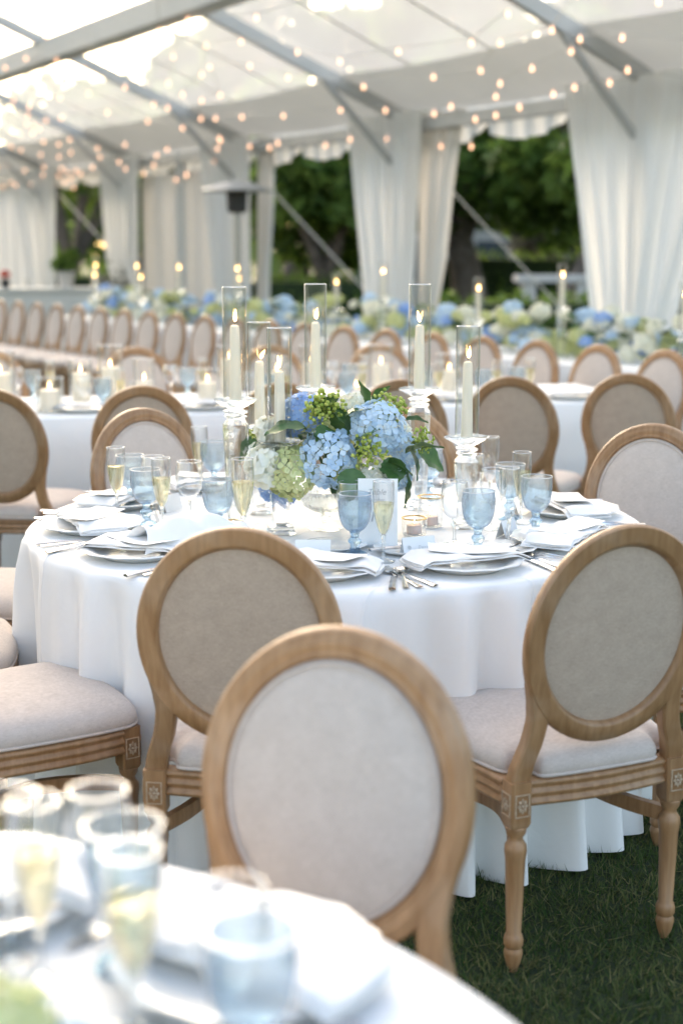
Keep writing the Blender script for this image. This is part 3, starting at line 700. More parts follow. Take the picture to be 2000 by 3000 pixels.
def long_table(o, ex, ey, L, wd, label, cl_label):
    rz = math.atan2(ex.y, ex.x); m = MB(); m.box((0, 0, ZT - .022), (L - .04, wd - .04, .03)); pl = [('top', m.mesh('top', 'wood'))]
    for sx in (-1, 1):
        for sy in (-1, 1):
            m = MB(); m.tube([(sx*(L/2 - .2), sy*(wd/2 - .12), 0), (sx*(L/2 - .2), sy*(wd/2 - .12), ZT - .037)], .018, 8); pl.append(('leg', m.mesh('leg', 'alu')))
    spawn('long_table', pl, T(o.x, o.y, 0, rz), label, 'table')
    m = MB(); v = []; f = []; per = []
    nx, ny = int(L*24), int(wd*24)
    for i in range(nx): per.append((-L/2 + L*i/nx, -wd/2, 0, -1))
    for i in range(ny): per.append((L/2, -wd/2 + wd*i/ny, 1, 0))
    for i in range(nx): per.append((L/2 - L*i/nx, wd/2, 0, 1))
    for i in range(ny): per.append((-L/2, wd/2 - wd*i/ny, -1, 0))
    n = len(per)
    lv = [(-.02, 0), (-.004, -.002), (.004, -.012), (.008, -.15), (.012, -.35), (.018, -.55), (.022, -.745)]
    for o_, dz in lv:
        q = -dz/.75
        for i, p in enumerate(per):
            F = (.5*math.sin(i*.42 + 1.3*math.sin(i*.11)) + .5*math.sin(i*.17 + 1))*.028*q
            v.append((p[0] + p[2]*(o_ + F), p[1] + p[3]*(o_ + F), ZT + dz))
    for j in range(len(lv) - 1):
        for i in range(n): f.append((j*n+i, (j+1)*n+i, (j+1)*n+(i+1) % n, j*n+(i+1) % n))
    f.append(tuple(range(n)))
    m.add(v, f); props(obj('tablecloth', m.mesh('tablecloth', 'cloth', angle=60), None, T(o.x, o.y, 0, rz)), cl_label, 'tablecloth')
c2 = O2 + P2*.5 + E2*(-.25); L2 = 4.1
long_table(c2, E2, P2, L2, 1.0, 'long banquet table set with hurricane candles', 'white cloth on the long table with hurricane candles')
n3c = b3 + N3*(1.36) + D3*4.4; L3 = 12.4
long_table(n3c, D3, N3, L3, .95, 'very long banquet table lined with hydrangeas', 'white cloth on the very long flower-lined table')
def on2(e, p): q = O2 + E2*e + P2*p; return q.x, q.y
def on3(d, p): q = b3 + D3*d + N3*(1.36 + p); return q.x, q.y

# ================================================================== TABLEWARE MESHES
def relief(an, z, r):
    # arches with diamond lattice pressed into the bowl
    k = 6; s_ = (an*k/(2*pi)) % 1.0; x = abs(s_ - .5)*2
    zz = (z - .075)/.075
    if zz < 0 or zz > .92: return 1
    arch = math.sqrt(max(0, 1 - ((zz - .45)/.47)**2)) if zz > .45 else 1
    if x < arch*.72: return 1 + .024*math.sin(an*24 + z*420)*math.sin(an*24 - z*420)
    return 1 + .022*math.cos((x - .72)*34)
gob = MB(); gp = [(.010, .064), (.020, .067), (.029, .076), (.036, .090), (.0405, .108), (.0425, .128), (.0425, .146), (.0420, .155), (.0425, .162)]
gp2 = [(p.x, p.y) for p in spline([(r, z, 0) for r, z in gp], 6)]
gob.lathe(gp2, 120, fn=relief, cap=False); gob_bowl = gob.mesh('bowl', 'blue', angle=180)
gs = MB(); hexa = lambda an, z, r: 1 - .07*math.cos(8*an)
gs.lathe([(.034, 0), (.0345, .004), (.026, .009), (.014, .014), (.0105, .022), (.0115, .030), (.0165, .036), (.0165, .041), (.0105, .047), (.0095, .054), (.0125, .062), (.016, .0655), (0, .0665)], 32, fn=hexa)
gob_stem = gs.mesh('stem', 'bluesolid', angle=40)
def ring(r, z, t=.0012, n=48): m = MB(); m.tube([(r*math.cos(2*pi*i/n), r*math.sin(2*pi*i/n), z) for i in range(n)], t, 6, closed_path=True); return m
gw = MB(); gw.lathe([(0, .074), (.020, .0755), (.0335, .092), (.039, .112), (.0405, .135), (0, .1352)], 40, cap=False)
GOB = [('bowl', gob_bowl), ('stem', gob_stem), ('rim', ring(.0425, .162, .0011).mesh('rim', 'rim')), ('water', gw.mesh('water', 'water', angle=60))]
GOBE = GOB[:3]
def stemware(bowl, foot_r, stem_top, liquid=None):
    b_ = [(p.x, p.y) for p in spline([(r, z, 0) for r, z in bowl], 6)]
    m = MB(); inn = [(max(r - .0010, .0005), z + (.0012 if i < 3 else 0)) for i, (r, z) in enumerate(b_)][::-1]
    m.lathe(b_, 48, cap=False); out = [('bowl', m.mesh('bowl', 'glass', angle=180))]
    m = MB(); m.lathe([(foot_r, 0), (foot_r, .0015), (foot_r*.5, .004), (.006, .010), (.0040, .020), (.0038, stem_top*.6), (.0048, stem_top - .006), (.0075, stem_top), (0, stem_top + .001)], 24, fn=lambda an, z, r: 1 - .05*math.cos(6*an)); out.append(('stem', m.mesh('stem', 'crystal')))
    out.append(('rim', ring(bowl[-1][0], bowl[-1][1], .0011).mesh('rim', 'rim')))
    if liquid:
        pr = [(0, b_[0][1] + .003)] + [(r - .0016, z) for r, z in b_ if z < liquid and r > .006] ; rl = pr[-1][0]
        m = MB(); m.lathe(pr + [(rl, liquid), (0, liquid + .0002)], 40, cap=False); out.append(('champagne', m.mesh('champagne', 'champ', angle=50)))
    return out
FLU = stemware([(.004, .068), (.012, .078), (.019, .098), (.0245, .125), (.0275, .155), (.0275, .185), (.0260, .205)], .030, .068, .150)
FLU0 = stemware([(.004, .068), (.012, .078), (.019, .098), (.0245, .125), (.0275, .155), (.0275, .185), (.0260, .205)], .030, .068)
WIN = stemware([(.004, .070), (.018, .075), (.030, .090), (.0365, .112), (.0375, .135), (.0345, .158), (.0325, .170)], .033, .070)
# scalloped dinner plate
pm = MB(); sca = lambda an, z, r: 1 + (.018*math.cos(12*an) + .006*math.cos(24*an))*max(0, (r - .10)/.045) if r > .10 else 1
pm.lathe([(0, .004), (.085, .004), (.090, .0), (.094, .0), (.100, .006), (.128, .016), (.143, .0195), (.146, .0215), (.1445, .0235), (.139, .0225), (.134, .0235), (.112, .016), (.103, .0115), (.098, .010), (0, .010)], 96, fn=sca, cap=False)
PLATE = [('plate', pm.mesh('plate', 'ceramic', angle=50))]
sp_ = MB(); sp_.lathe([(0, .003), (.05, .003), (.055, 0), (.058, 0), (.085, .011), (.088, .0135), (.086, .0145), (.058, .007), (0, .006)], 48, fn=lambda an, z, r: 1 + .02*math.cos(12*an)*(r > .07), cap=False)
SIDE = [('side_plate', sp_.mesh('side_plate', 'ceramic', angle=50))]
def napkin_mesh(seed):
    """cloth folded over on itself into a soft flat roll; its ends sink over the plate rim"""
    r_ = random.Random(seed); m = MB(); L, wd = .30, .135; nx = 30
    def layer(w2, z0, th, y0, k):
        ph = r_.uniform(0, 6); path = []; n2 = 22
        v = []; f = []
        for i in range(nx + 1):
            s_ = -1 + 2*i/nx; x = s_*L/2*(1 - .02*k); sag = -.30*max(0, abs(x) - .118) - .8*max(0, abs(x) - .118)**1.5
            en = 1 - .25*abs(s_)**6
            for j in range(n2):
                a = 2*pi*j/n2; c, sn = math.cos(a), math.sin(a)
                yy = math.copysign(abs(c)**.55, c)*w2/2; zz = math.copysign(abs(sn)**.8, sn)*th/2*en
                zz += .0022*math.sin(7*s_ + ph + 2*c)*(sn > 0) + .0018*math.sin(15*s_ + ph)*max(0, sn)
                yy += .003*math.sin(4*s_ + ph) + .0015*math.sin(13*s_ + ph)
                v.append((x + .004*math.sin(3*c + ph)*abs(s_)**8, y0 + yy, z0 + zz + sag))
        for i in range(nx):
            for j in range(n2): f.append((i*n2+j, i*n2+(j+1) % n2, (i+1)*n2+(j+1) % n2, (i+1)*n2+j))
        f.append(tuple(range(n2))); f.append(tuple(nx*n2 + j for j in range(n2))[::-1]); m.add(v, f)
    layer(wd, .0290, .0085, 0, 0); layer(wd*.95, .0362, .0085, -.005, 1)
    return m.mesh('napkin', 'napkin', angle=80)
NAPS = [napkin_mesh(i) for i in range(4)]
def flat_card(wd, ln, curl=.0):
    m = MB(); v = []; f = []; n = 8
    for side in (0, 1):
        for i in range(n + 1):
            s_ = i/n*2 - 1
            for x in (-wd/2, wd/2): v.append((x, s_*ln/2, curl*s_*s_ + side*.0008))
    n1 = 2*(n + 1)
    for i in range(n):
        a = 2*i; f += [(n1+a, n1+a+1, n1+a+3, n1+a+2), (a, a+2, a+3, a+1), (a, n1+a, n1+a+2, a+2), (a+1, a+3, n1+a+3, n1+a+1)]
    f += [(0, 1, n1+1, n1), (2*n, n1+2*n, n1+2*n+1, 2*n+1)]
    return m.add(v, f)
MENU = flat_card(.10, .20, .006).mesh('menu_card', 'paper')
tx_n = 0
def text_mesh(body, size, shear=0, space=1.0):
    cu = bpy.data.curves.new('lettering', 'FONT'); cu.body = body; cu.size = size; cu.shear = shear; cu.align_x = 'CENTER'; cu.space_character = space; cu.extrude = .00008; cu.resolution_u = 3
    o = bpy.data.objects.new('lettering', cu); col.objects.link(o); dg = bpy.context.evaluated_depsgraph_get(); dg.update()
    me = bpy.data.meshes.new_from_object(o.evaluated_get(dg)); bpy.data.objects.remove(o); bpy.data.curves.remove(cu)
    me.materials.clear(); me.materials.append(M['ink']); return me
# place card: folded tent with an ink emblem and a name
pc = MB(); pc.add([(-.045, -.016, 0), (.045, -.016, 0), (.045, 0, .048), (-.045, 0, .048), (.045, .016, 0), (-.045, .016, 0), (-.045, -.0152, 0), (.045, -.0152, 0), (.045, .0152, 0), (-.045, .0152, 0)], [(0, 1, 2, 3), (3, 2, 4, 5)])
pc_me = pc.mesh('folded_card', 'paper', False)
em = MB()
for i in range(8):
    an = i*pi/4; c, s_ = math.cos(an), math.sin(an); em.add([(0, 0, 0), (.0045*c - .001*s_, .0045*s_ + .001*c, 0), (.006*c, .006*s_, 0), (.0045*c + .001*s_, .0045*s_ - .001*c, 0)], [(0, 1, 2, 3)])
em_me = em.mesh('emblem', 'ink', False)
SLOPE = math.atan2(.048, .016)
def place_card(x, y, rz, name, label):
    pl = [('folded_card', pc_me), ('emblem', em_me, T(-.028, -.0092, .023, 0, SLOPE))]
    if name: pl.append(('lettering', text_mesh(name, .011, .25, 1.3), T(.010, -.0098, .019, 0, SLOPE)))
    spawn('place_card', pl, T(x, y, ZT + .001, rz), label, 'place card', 'place cards on the main round table')
# flatware
def fork_mesh():
    m = MB(); m.sweep(spline([(0, -.095, .003), (0, -.05, .0045), (0, 0, .006), (0, .045, .0085), (0, .062, .006)], 5), lambda t: [(-(.0095 - .0062*math.sin(min(1, t*1.3)*pi/2)) , 0), (-(.003), .0022), (.003, .0022), ((.0095 - .0062*math.sin(min(1, t*1.3)*pi/2)), 0), (0, -.0014)])
    m.box((0, .068, .0055), (.021, .018, .0016))
    for i in range(4): m.sweep([(-.009 + i*.006, .075, .0055), (-.009 + i*.006, .1, .005), (-.0088 + i*.0058, .118, .0085)], [(-.0012, -.0008), (.0012, -.0008), (.0012, .0008), (-.0012, .0008)])
    return m.mesh('fork', 'steel')
def knife_mesh():
    m = MB(); m.sweep([(0, -.11, .004), (0, -.08, .005), (0, 0, .005), (0, .01, .004)], lambda t: [(-.0075 + .003*t, -.003), (.0075 - .003*t, -.003), (.0085 - .003*t, .001), (0, .0045), (-.0085 + .003*t, .001)])
    m.add([(-.004, .008, .002), (.006, .008, .002), (.0085, .06, .002), (.006, .11, .002), (-.004, .125, .002), (-.004, .008, .0042), (.005, .008, .003), (.0078, .06, .0028), (.0055, .11, .0028), (-.004, .125, .0035)], [(4, 3, 2, 1, 0), (5, 6, 7, 8, 9), (0, 1, 6, 5), (1, 2, 7, 6), (2, 3, 8, 7), (3, 4, 9, 8), (4, 0, 5, 9)])
    return m.mesh('knife', 'steel')
def spoon_mesh():
    m = MB(); m.sweep(spline([(0, -.085, .003), (0, -.04, .005), (0, .02, .007), (0, .055, .004)], 5), lambda t: [(-(.008 - .005*t), 0), (-.0025, .002), (.0025, .002), ((.008 - .005*t), 0), (0, -.0012)])
    v = []; f = []; n = 16; rs = (1, .75, .4)
    for r in rs:
        for i in range(n): a = 2*pi*i/n; v.append((.0185*r*math.cos(a), .083 + .029*r*math.sin(a), .0085 - .006*(1 - r*r)))
    v.append((0, .083, .0025))
    for j in range(2):
        for i in range(n): f.append((j*n+i, j*n+(i+1) % n, (j+1)*n+(i+1) % n, (j+1)*n+i))
    for i in range(n): f.append((2*n+i, 2*n+(i+1) % n, 3*n))
    return m.add(v, f).mesh('spoon', 'steel')
FORK, KNIFE, SPOON = fork_mesh(), knife_mesh(), spoon_mesh()

# ================================================================== MAIN TABLE SETTINGS
def seat_frame(c, deg, r):                       # local -Y points at the guest
    a = R(deg); return c[0] + r*math.cos(a), c[1] + r*math.sin(a), a + pi/2
sets = [(160, None), (192, None), (224, None), (267, 'Erik'), (297, 'Dave'), (331, None), (8, None), (75, None), (126, None)]
where = {160: 'by the tablecloth edge behind the champagne', 192: 'at the rim beside the crossed flatware', 224: 'beside the bunched napkin', 267: 'behind the chair back', 297: 'between the two near chairs',
         331: 'beside the spoon and folded cards', 8: 'before the pale facing chair', 75: 'behind the hydrangeas', 126: 'before the pale facing chair by the champagne'}
for i, (dg, nm) in enumerate(sets):
    x, y, rz = seat_frame(TC, dg, .70); wh = where[dg]
    spawn('dinner_plate', PLATE, T(x, y, ZT + .001, rz), 'white scalloped dinner plate ' + wh, 'plate', 'dinner plates on the main round table')
    j = rnd.uniform(-.16, .16)
    spawn('napkin', [('napkin', NAPS[i % 4])], T(x, y, ZT + .002, rz + j + (.35 if dg in (192, 224) else 0)), 'folded white napkin on the plate ' + wh, 'napkin', 'folded napkins on the main round table')
    spawn('menu_card', [('menu_card', MENU)], T(x + .012*math.cos(rz), y + .012*math.sin(rz), ZT + .0445, rz + 1.25 + j*2.2, R(rnd.uniform(-3, 3))), 'white menu card on the napkin ' + wh, 'menu card', 'menu cards on the main round table')
    L = lambda dx, dy: (x + dx*math.cos(rz) - dy*math.sin(rz), y + dx*math.sin(rz) + dy*math.cos(rz))
    for k, (dx, me, nmx) in enumerate(((-.178, FORK, 'fork'), (-.203, FORK, 'fork'), (.178, KNIFE, 'knife'), (.203, SPOON, 'spoon'))):
        q = L(dx, -.055 + rnd.uniform(-.012, .012)); spawn(nmx, [(nmx, me)], T(q[0], q[1], ZT + .001, rz + rnd.uniform(-.12, .12)), 'steel %s beside the plate %s' % (nmx, wh), nmx, 'flatware on the main round table')
    q = L(-.03 if nm else .02, .175); place_card(q[0], q[1], rz + rnd.uniform(-.15, .15), nm, 'small folded place card ' + ('lettered with a name ' if nm else '') + wh)
GT = 'glassware on the main round table'
def put(kind, x, y, label, rot=None, s=1):
    P, nmx, cat = {'g': (GOB, 'goblet', 'goblet'), 'f': (FLU, 'champagne_flute', 'flute'), 'w': (WIN, 'wine_glass', 'wine glass'), 'e': (FLU0, 'champagne_flute', 'flute')}[kind]
    spawn(nmx, P, T(x, y, ZT + .001, rnd.uniform(0, 6) if rot is None else rot, s=s), label, cat, {'g': 'blue goblets', 'f': 'champagne flutes', 'w': 'wine glasses', 'e': 'champagne flutes'}[kind] + ' on the main round table')
put('g', .034, 3.57, 'blue pressed-glass goblet before the table sign', .2)
put('g', .353, 3.61, 'blue pressed-glass goblet behind the folded place card, by the near plate', .0)
put('g', .535, 3.85, 'blue pressed-glass goblet beside the napkin before the facing chair', .3)
put('g', .490, 4.08, 'blue goblet behind the other goblets by the crystal candlestick')
put('g', -.555, 3.98, 'blue goblet at the table rim beside the champagne', .1)
put('g', -.335, 3.80, 'blue goblet behind the bunched napkin', .4)
put('g', -.415, 4.58, 'blue goblet before the facing chair by the tall candlestick')
put('g', .275, 4.42, 'blue goblet behind the gold-rimmed votives')
put('g', -.64, 4.26, 'blue goblet behind the wine glass at the table rim')
put('f', .105, 3.50, 'full champagne flute before the table sign')
put('f', -.262, 3.72, 'full champagne flute behind the oak chair back', s=1.12)
put('f', -.50, 3.90, 'full champagne flute at the rim between goblet and wine glass')
put('f', -.465, 4.62, 'full champagne flute before the facing chair')
put('f', .515, 4.02, 'half hidden champagne flute between the blue goblets')
put('f', -.66, 4.12, 'champagne flute partly behind the rim goblet')
put('e', .445, 3.72, 'empty champagne flute behind the folded place card')
put('e', .46, 4.36, 'empty champagne flute behind the blue goblets')
put('w', .025, 3.70, 'empty wine glass just behind the sign-side goblet')
put('w', .300, 3.71, 'empty wine glass beside the gold-rimmed votives')
put('w', .425, 3.93, 'empty wine glass between the crystal candlestick and goblets')
put('w', -.435, 4.02, 'empty wine glass beside the rim champagne flute', s=1.05)
put('w', -.56, 4.18, 'empty wine glass behind the rim goblet')
put('w', .39, 4.22, 'empty wine glass behind the short candlestick')
put('w', -.27, 4.02, 'empty wine glass behind the short candlestick by the white peonies')
for x, y, wh in ((.17, 3.62, 'by the near place card'), (-.02, 3.66, 'behind the near goblet'), (.42, 3.62, 'beside the spoon')):
    spawn('side_plate', SIDE, T(x, y, ZT + .001, rnd.random()), 'small white side plate ' + wh, 'plate', 'side plates')
spawn('butter_knife', [('knife', KNIFE)], T(.175, 3.60, ZT + .014, -1.2), 'steel butter knife across the small side plate', 'knife')
spawn('spoon', [('spoon', SPOON)], T(.45, 3.66, ZT + .004, -.8), 'steel spoon lying by the near goblet and card', 'spoon')
# bunched napkin standing up
m = MB(); v = []; f = []; nu, nv = 40, 22
for j in range(nv + 1):
    q = j/nv
    for i in range(nu + 1):
        s_ = i/nu; a = -1.35 + 2.7*s_
        ridge = math.exp(-((q - .45)/.33)**2)
        v.append((-.13 + .27*s_ + .02*math.sin(q*6), -.09 + .19*q + .012*math.sin(s_*11 + q*4), .012 + .088*ridge*(.55 + .45*math.cos(a*.9)) + .009*math.sin(s_*17 + 5*q)*ridge + .004*math.sin(9*q)))
for j in range(nv):
    for i in range(nu): f.append((j*(nu+1)+i, j*(nu+1)+i+1, (j+1)*(nu+1)+i+1, (j+1)*(nu+1)+i))
m.add(v, f); props(obj('bunched_napkin', m.mesh('bunched_napkin', 'napkin', angle=80), None, T(-.40, 3.60, ZT + .002, .35)), 'white napkin bunched up on the cloth behind the oak chair', 'napkin')
# table sign
m = MB(); m.box((0, 0, .092), (.104, .003, .184)); sg = [('card', m.mesh('card', 'paper', False))]
for body, size, zz, sh in (('Table', .022, .142, .35), ('number', .013, .124, .35), ('15', .045, .07, .2)):
    sg.append(('lettering', text_mesh(body, size, sh), T(-.004, -.0022, zz, 0, pi/2)))
m = MB(); m.box((0, .02, .0035), (.06, .05, .005)); sg.append(('foot', m.mesh('foot', 'crystal')))
spawn('table_sign', sg, T(.095, 3.665, ZT + .002, -.06), 'white upright table sign card with script lettering before the flowers', 'sign')
# votives
def votive(x, y, r, h, label):
    rib = lambda an, z, rr: 1 + .025*math.cos(28*an)
    m = MB(); m.lathe([(r*.9, .003), (r*.95, .006), (r, h*.5), (r, h)], 112, fn=rib, cap=False); pl = [('glass', m.mesh('glass', 'glass', angle=180))]
    pl.append(('gold_rim', ring(r, h, .0022).mesh('gold_rim', 'gold')))
    m = MB(); m.lathe([(r*.9, 0), (r*.9, .004), (0, .004)], 32); pl.append(('base', m.mesh('base', 'crystal')))
    spawn('votive_holder', pl, T(x, y, ZT + .001), label, 'votive')
    m = MB(); m.lathe([(0, 0), (r*.6, 0), (r*.62, .004), (r*.62, .022), (r*.55, .024), (0, .023)], 24); c = [('wax', m.mesh('wax', 'pinkwax'))]
    c += [('wick', WICK, T(0, 0, .024, s=.5)), ('flame', FLAME, T(0, 0, .026, s=.5))]
    spawn('votive_candle', c, T(x, y, ZT + .006), 'small blush candle inside the ' + label, 'candle')
m = MB(); m.tube([(0, 0, -.003), (.0006, 0, .005), (-.001, .0006, .010)], .0009, 6); WICK = m.mesh('wick', 'wick')
fm = MB(); fm.lathe([(0, .004), (.0032, .007), (.0046, .012), (.0047, .017), (.0036, .024), (.0019, .031), (.0006, .037), (0, .039)], 14); FLAME = fm.mesh('flame', 'flame', angle=80)
votive(.200, 3.84, .034, .048, 'low ribbed votive glass with gold rim')
votive(.252, 3.97, .036, .085, 'tall ribbed votive glass with gold rim')
votive(-.30, 3.78, .032, .048, 'low ribbed votive glass behind the bunched napkin')
votive(.06, 4.42, .034, .085, 'ribbed votive glass behind the hydrangeas')

# ================================================================== CANDLESTICKS
def octs(s): k = .32*s; return [(-s+k, -s), (s-k, -s), (s, -s+k), (s, s-k), (s-k, s), (-s+k, s), (-s, s-k), (-s, -s+k)]
def faceted(levels):
    m = MB(); v = []; f = []
    for s, z in levels:
        for p in octs(s): v.append((p[0], p[1], z))
    for j in range(len(levels) - 1):
        for i in range(8): f.append((j*8+i, j*8+(i+1) % 8, (j+1)*8+(i+1) % 8, (j+1)*8+i))
    f.append(tuple(range(8))[::-1]); f.append(tuple((len(levels)-1)*8 + i for i in range(8)))
    return m.add(v, f)
def candlestick(h):
    pl = [('base', faceted([(.036, 0), (.038, .003), (.038, .010), (.030, .014), (.034, .0165), (.034, .021), (.024, .0245)]).mesh('base', 'crystal', False)),
          ('column', faceted([(.021, .025), (.0225, .030), (.0305, h - .075), (.0305, h - .066), (.021, h - .052)]).mesh('column', 'crystal', False)),
          ('collar', faceted([(.019, h - .0515), (.026, h - .046), (.027, h - .042), (.019, h - .038), (.029, h - .033), (.029, h - .028), (.019, h - .0245)]).mesh('collar', 'crystal', False))]
    m = MB(); n = 12; v = []; f = []
    lv = [(.017, h - .024), (.028, h - .018), (.054, h - .004), (.062, h + .002), (.060, h + .005), (.036, h + .003), (.0, h + .003)]
    m.lathe(lv, n, fn=lambda an, z, r: 1 + (.035*math.cos(6*an) if r > .04 else 0), cap=True); pl.append(('drip_tray', m.mesh('drip_tray', 'crystal', False)))
    return pl
STALL, SSHORT = candlestick(.362), candlestick(.255)
m = MB(); m.lathe([(.0335, .0), (.0335, .305)], 56, cap=False)
CYL = [('wall', m.mesh('wall', 'glass', angle=180)), ('rim', ring(.0323, .305, .0013).mesh('rim', 'rim'))]
m = MB(); m.lathe([(.0, 0), (.0163, 0), (.0160, .04), (.0130, .185), (.0112, .192), (.005, .195), (0, .194)], 20); WAX = m.mesh('wax', 'wax')
def candle_set(x, y, z, tall, label, group, tilt=0, hs=1.0, rot=.3, fs=1.0):
    h = .362 if tall else .255; st = STALL if tall else SSHORT
    spawn('candlestick', st, T(x, y, z + .001, rot), 'crystal candlestick ' + label, 'candlestick', group and 'candlesticks ' + group)
    spawn('glass_chimney', CYL, T(x, y, z + h + .0065), 'clear glass chimney on the candlestick ' + label, 'glass chimney', group and 'glass chimneys ' + group)
    spawn('taper_candle', [('wax', WAX, T(s=(1, 1, hs))), ('wick', WICK, T(0, 0, .194*hs)), ('flame', FLAME, T(.001, 0, .199*hs, 0, tilt, tilt, fs))], T(x, y, z + h + .0045), 'lit ivory taper on the candlestick ' + label, 'candle', group and 'tapers ' + group)
candle_set(-.293, 3.93, ZT, True, 'tall, beside the champagne flutes and white peonies', None, .06, 1.05, .5)
candle_set(-.240, 4.17, ZT, False, 'short, half hidden behind the white peonies', None, .5, 1.0)
candle_set(-.168, 3.86, ZT, False, 'short, standing before the white peonies', None, -.15, .98, .15)
candle_set(-.078, 4.30, ZT, True, 'tall, rising behind the deep blue hydrangea', None, .12, 1.0)
candle_set(.232, 4.25, ZT, True, 'tall, behind the hydrangea leaves', None, -.2, .97, .2)
candle_set(.350, 3.95, ZT, False, 'short, beside the wine glasses and goblets', None, .1, 1.08, .1)

# ================================================================== FLOWERS
def fib(n, zmin=-1):
    out = []; g = pi*(3 - math.sqrt(5))
    for i in range(n):
        z = 1 - (1 - zmin)*(i + .5)/n; r = math.sqrt(max(0, 1 - z*z)); out.append(Vector((r*math.cos(g*i), r*math.sin(g*i), z)))
    return out
def hydrangea(n, fr, seed, cols=(.1, .9), zmin=-.75):
    r_ = random.Random(seed); m = MB()
    for d in fib(n, zmin):
        d = (d + Vector((r_.gauss(0, .05), r_.gauss(0, .05), r_.gauss(0, .05)))).normalized()
        q = d.to_track_quat('Z', 'Y'); rot = r_.uniform(0, pi/2); base = r_.betavariate(1.6, 1.6); rr = r_.uniform(.90, 1.06)
        tl = Vector((r_.gauss(0, .25), r_.gauss(0, .25), 1)).normalized().to_track_quat('Z', 'Y')
        for k in range(4):
            a = rot + k*pi/2 + r_.gauss(0, .08); c, s_ = math.cos(a), math.sin(a); sz = fr*r_.uniform(.85, 1.1); lift = r_.uniform(.05, .35)
            L = [(.06, 0, 0), (.55, -.46, .10 + lift*.3), (.95, -.30, lift), (1.05, 0, lift*.75), (.95, .30, lift), (.55, .46, .10 + lift*.3), (.6, 0, .02)]
            pts = []
            for (x, y, z) in L: pts.append(q @ (tl @ Vector(((x*c - y*s_)*sz, (x*s_ + y*c)*sz, z*sz))) + d*rr)
            to = [min(1, max(0, cols[0] + (cols[1] - cols[0])*(base*.7 + .3*e))) for e in (1.2, .4, .2, .1, .2, .4, .9)]
            m.add(pts, [(0, 1, 6), (1, 2, 6), (2, 3, 6), (3, 4, 6), (4, 5, 6), (5, 0, 6)], to)
    # shaded stalk mass inside
    v = [d*.8 for d in fib(40, zmin)]
    return m
HY = [hydrangea(78, .30, s) for s in (1, 2)]
HYL = hydrangea(34, .46, 5)
def hy_mesh(mb, mat): return mb.mesh('flower_head', mat, angle=180)
HB = [hy_mesh(h, 'hyd_blue') for h in HY]; HD = hy_mesh(HY[0], 'hyd_deep'); HG = hy_mesh(HY[1], 'hyd_green'); HW = hy_mesh(HY[1], 'hyd_white')
LB, LD, LG, LW = (hy_mesh(HYL, k) for k in ('hyd_blue', 'hyd_deep', 'hyd_green', 'hyd_white'))
def peony(seed, n=95):
    r_ = random.Random(seed); m = MB()
    for i, d in enumerate(fib(n, -.55)):
        lay = r_.choice((.55, .72, .86, 1.0)); q = (d + Vector((r_.gauss(0, .12), r_.gauss(0, .12), r_.gauss(0, .1)))).normalized().to_track_quat('Z', 'Y'); rot = r_.uniform(0, 6.28)
        v = []; f = []; nn = 5; tip = r_.uniform(.25, .55); sz = r_.uniform(.30, .44); to = []
        for a in range(nn):
            for b_ in range(nn):
                x = -1 + 2*a/(nn-1); y = b_/(nn-1); wv = .07*math.sin(6*x + seed + i)*y
                p = Vector((x*(.45 + .55*math.sin(y*pi*.75)), y*1.2 - .5, -.32*x*x + tip*(y*y) - .25 + wv))*sz
                c, s_ = math.cos(rot), math.sin(rot); p = Vector((p.x*c - p.y*s_, p.x*s_ + p.y*c, p.z))
                v.append(q @ p + d*lay); to.append(min(1, .25 + .75*y*lay + r_.uniform(-.1, .1)))
        for a in range(nn - 1):
            for b_ in range(nn - 1): f.append((a*nn+b_, (a+1)*nn+b_, (a+1)*nn+b_+1, a*nn+b_+1))
        m.add(v, f, [max(0, t_) for t_ in to])
    return m.mesh('flower_head', 'hyd_white', angle=180)
PE = [peony(3), peony(9)]
def viburnum(seed, n=105):
    r_ = random.Random(seed); m = MB()
    ic = [(0, 0, 1), (.894, 0, .447), (.276, .851, .447), (-.724, .526, .447), (-.724, -.526, .447), (.276, -.851, .447), (.724, .526, -.447), (-.276, .851, -.447), (-.894, 0, -.447), (-.276, -.851, -.447), (.724, -.526, -.447), (0, 0, -1)]
    fc = [(0,1,2),(0,2,3),(0,3,4),(0,4,5),(0,5,1),(1,6,2),(2,7,3),(3,8,4),(4,9,5),(5,10,1),(2,6,7),(3,7,8),(4,8,9),(5,9,10),(1,10,6),(6,11,7),(7,11,8),(8,11,9),(9,11,10),(10,11,6)]
    cl = [d*.62 for d in fib(12, -.5)]
    for i in range(n):
        c = r_.choice(cl); d = Vector((r_.gauss(0, 1), r_.gauss(0, 1), r_.gauss(0, 1))).normalized(); p = c + d*.38; s_ = r_.uniform(.075, .12)
        m.add([Vector(q)*s_ + p for q in ic], fc, r_.random())
    for c in cl: m.tube([(0, 0, -.9), c*.5 + Vector((0, 0, -.2)), c], .025, 4); m.tone += [0.1]*12
    return m.mesh('flower_head', 'vib', angle=180)
VB = [viburnum(1), viburnum(2)]
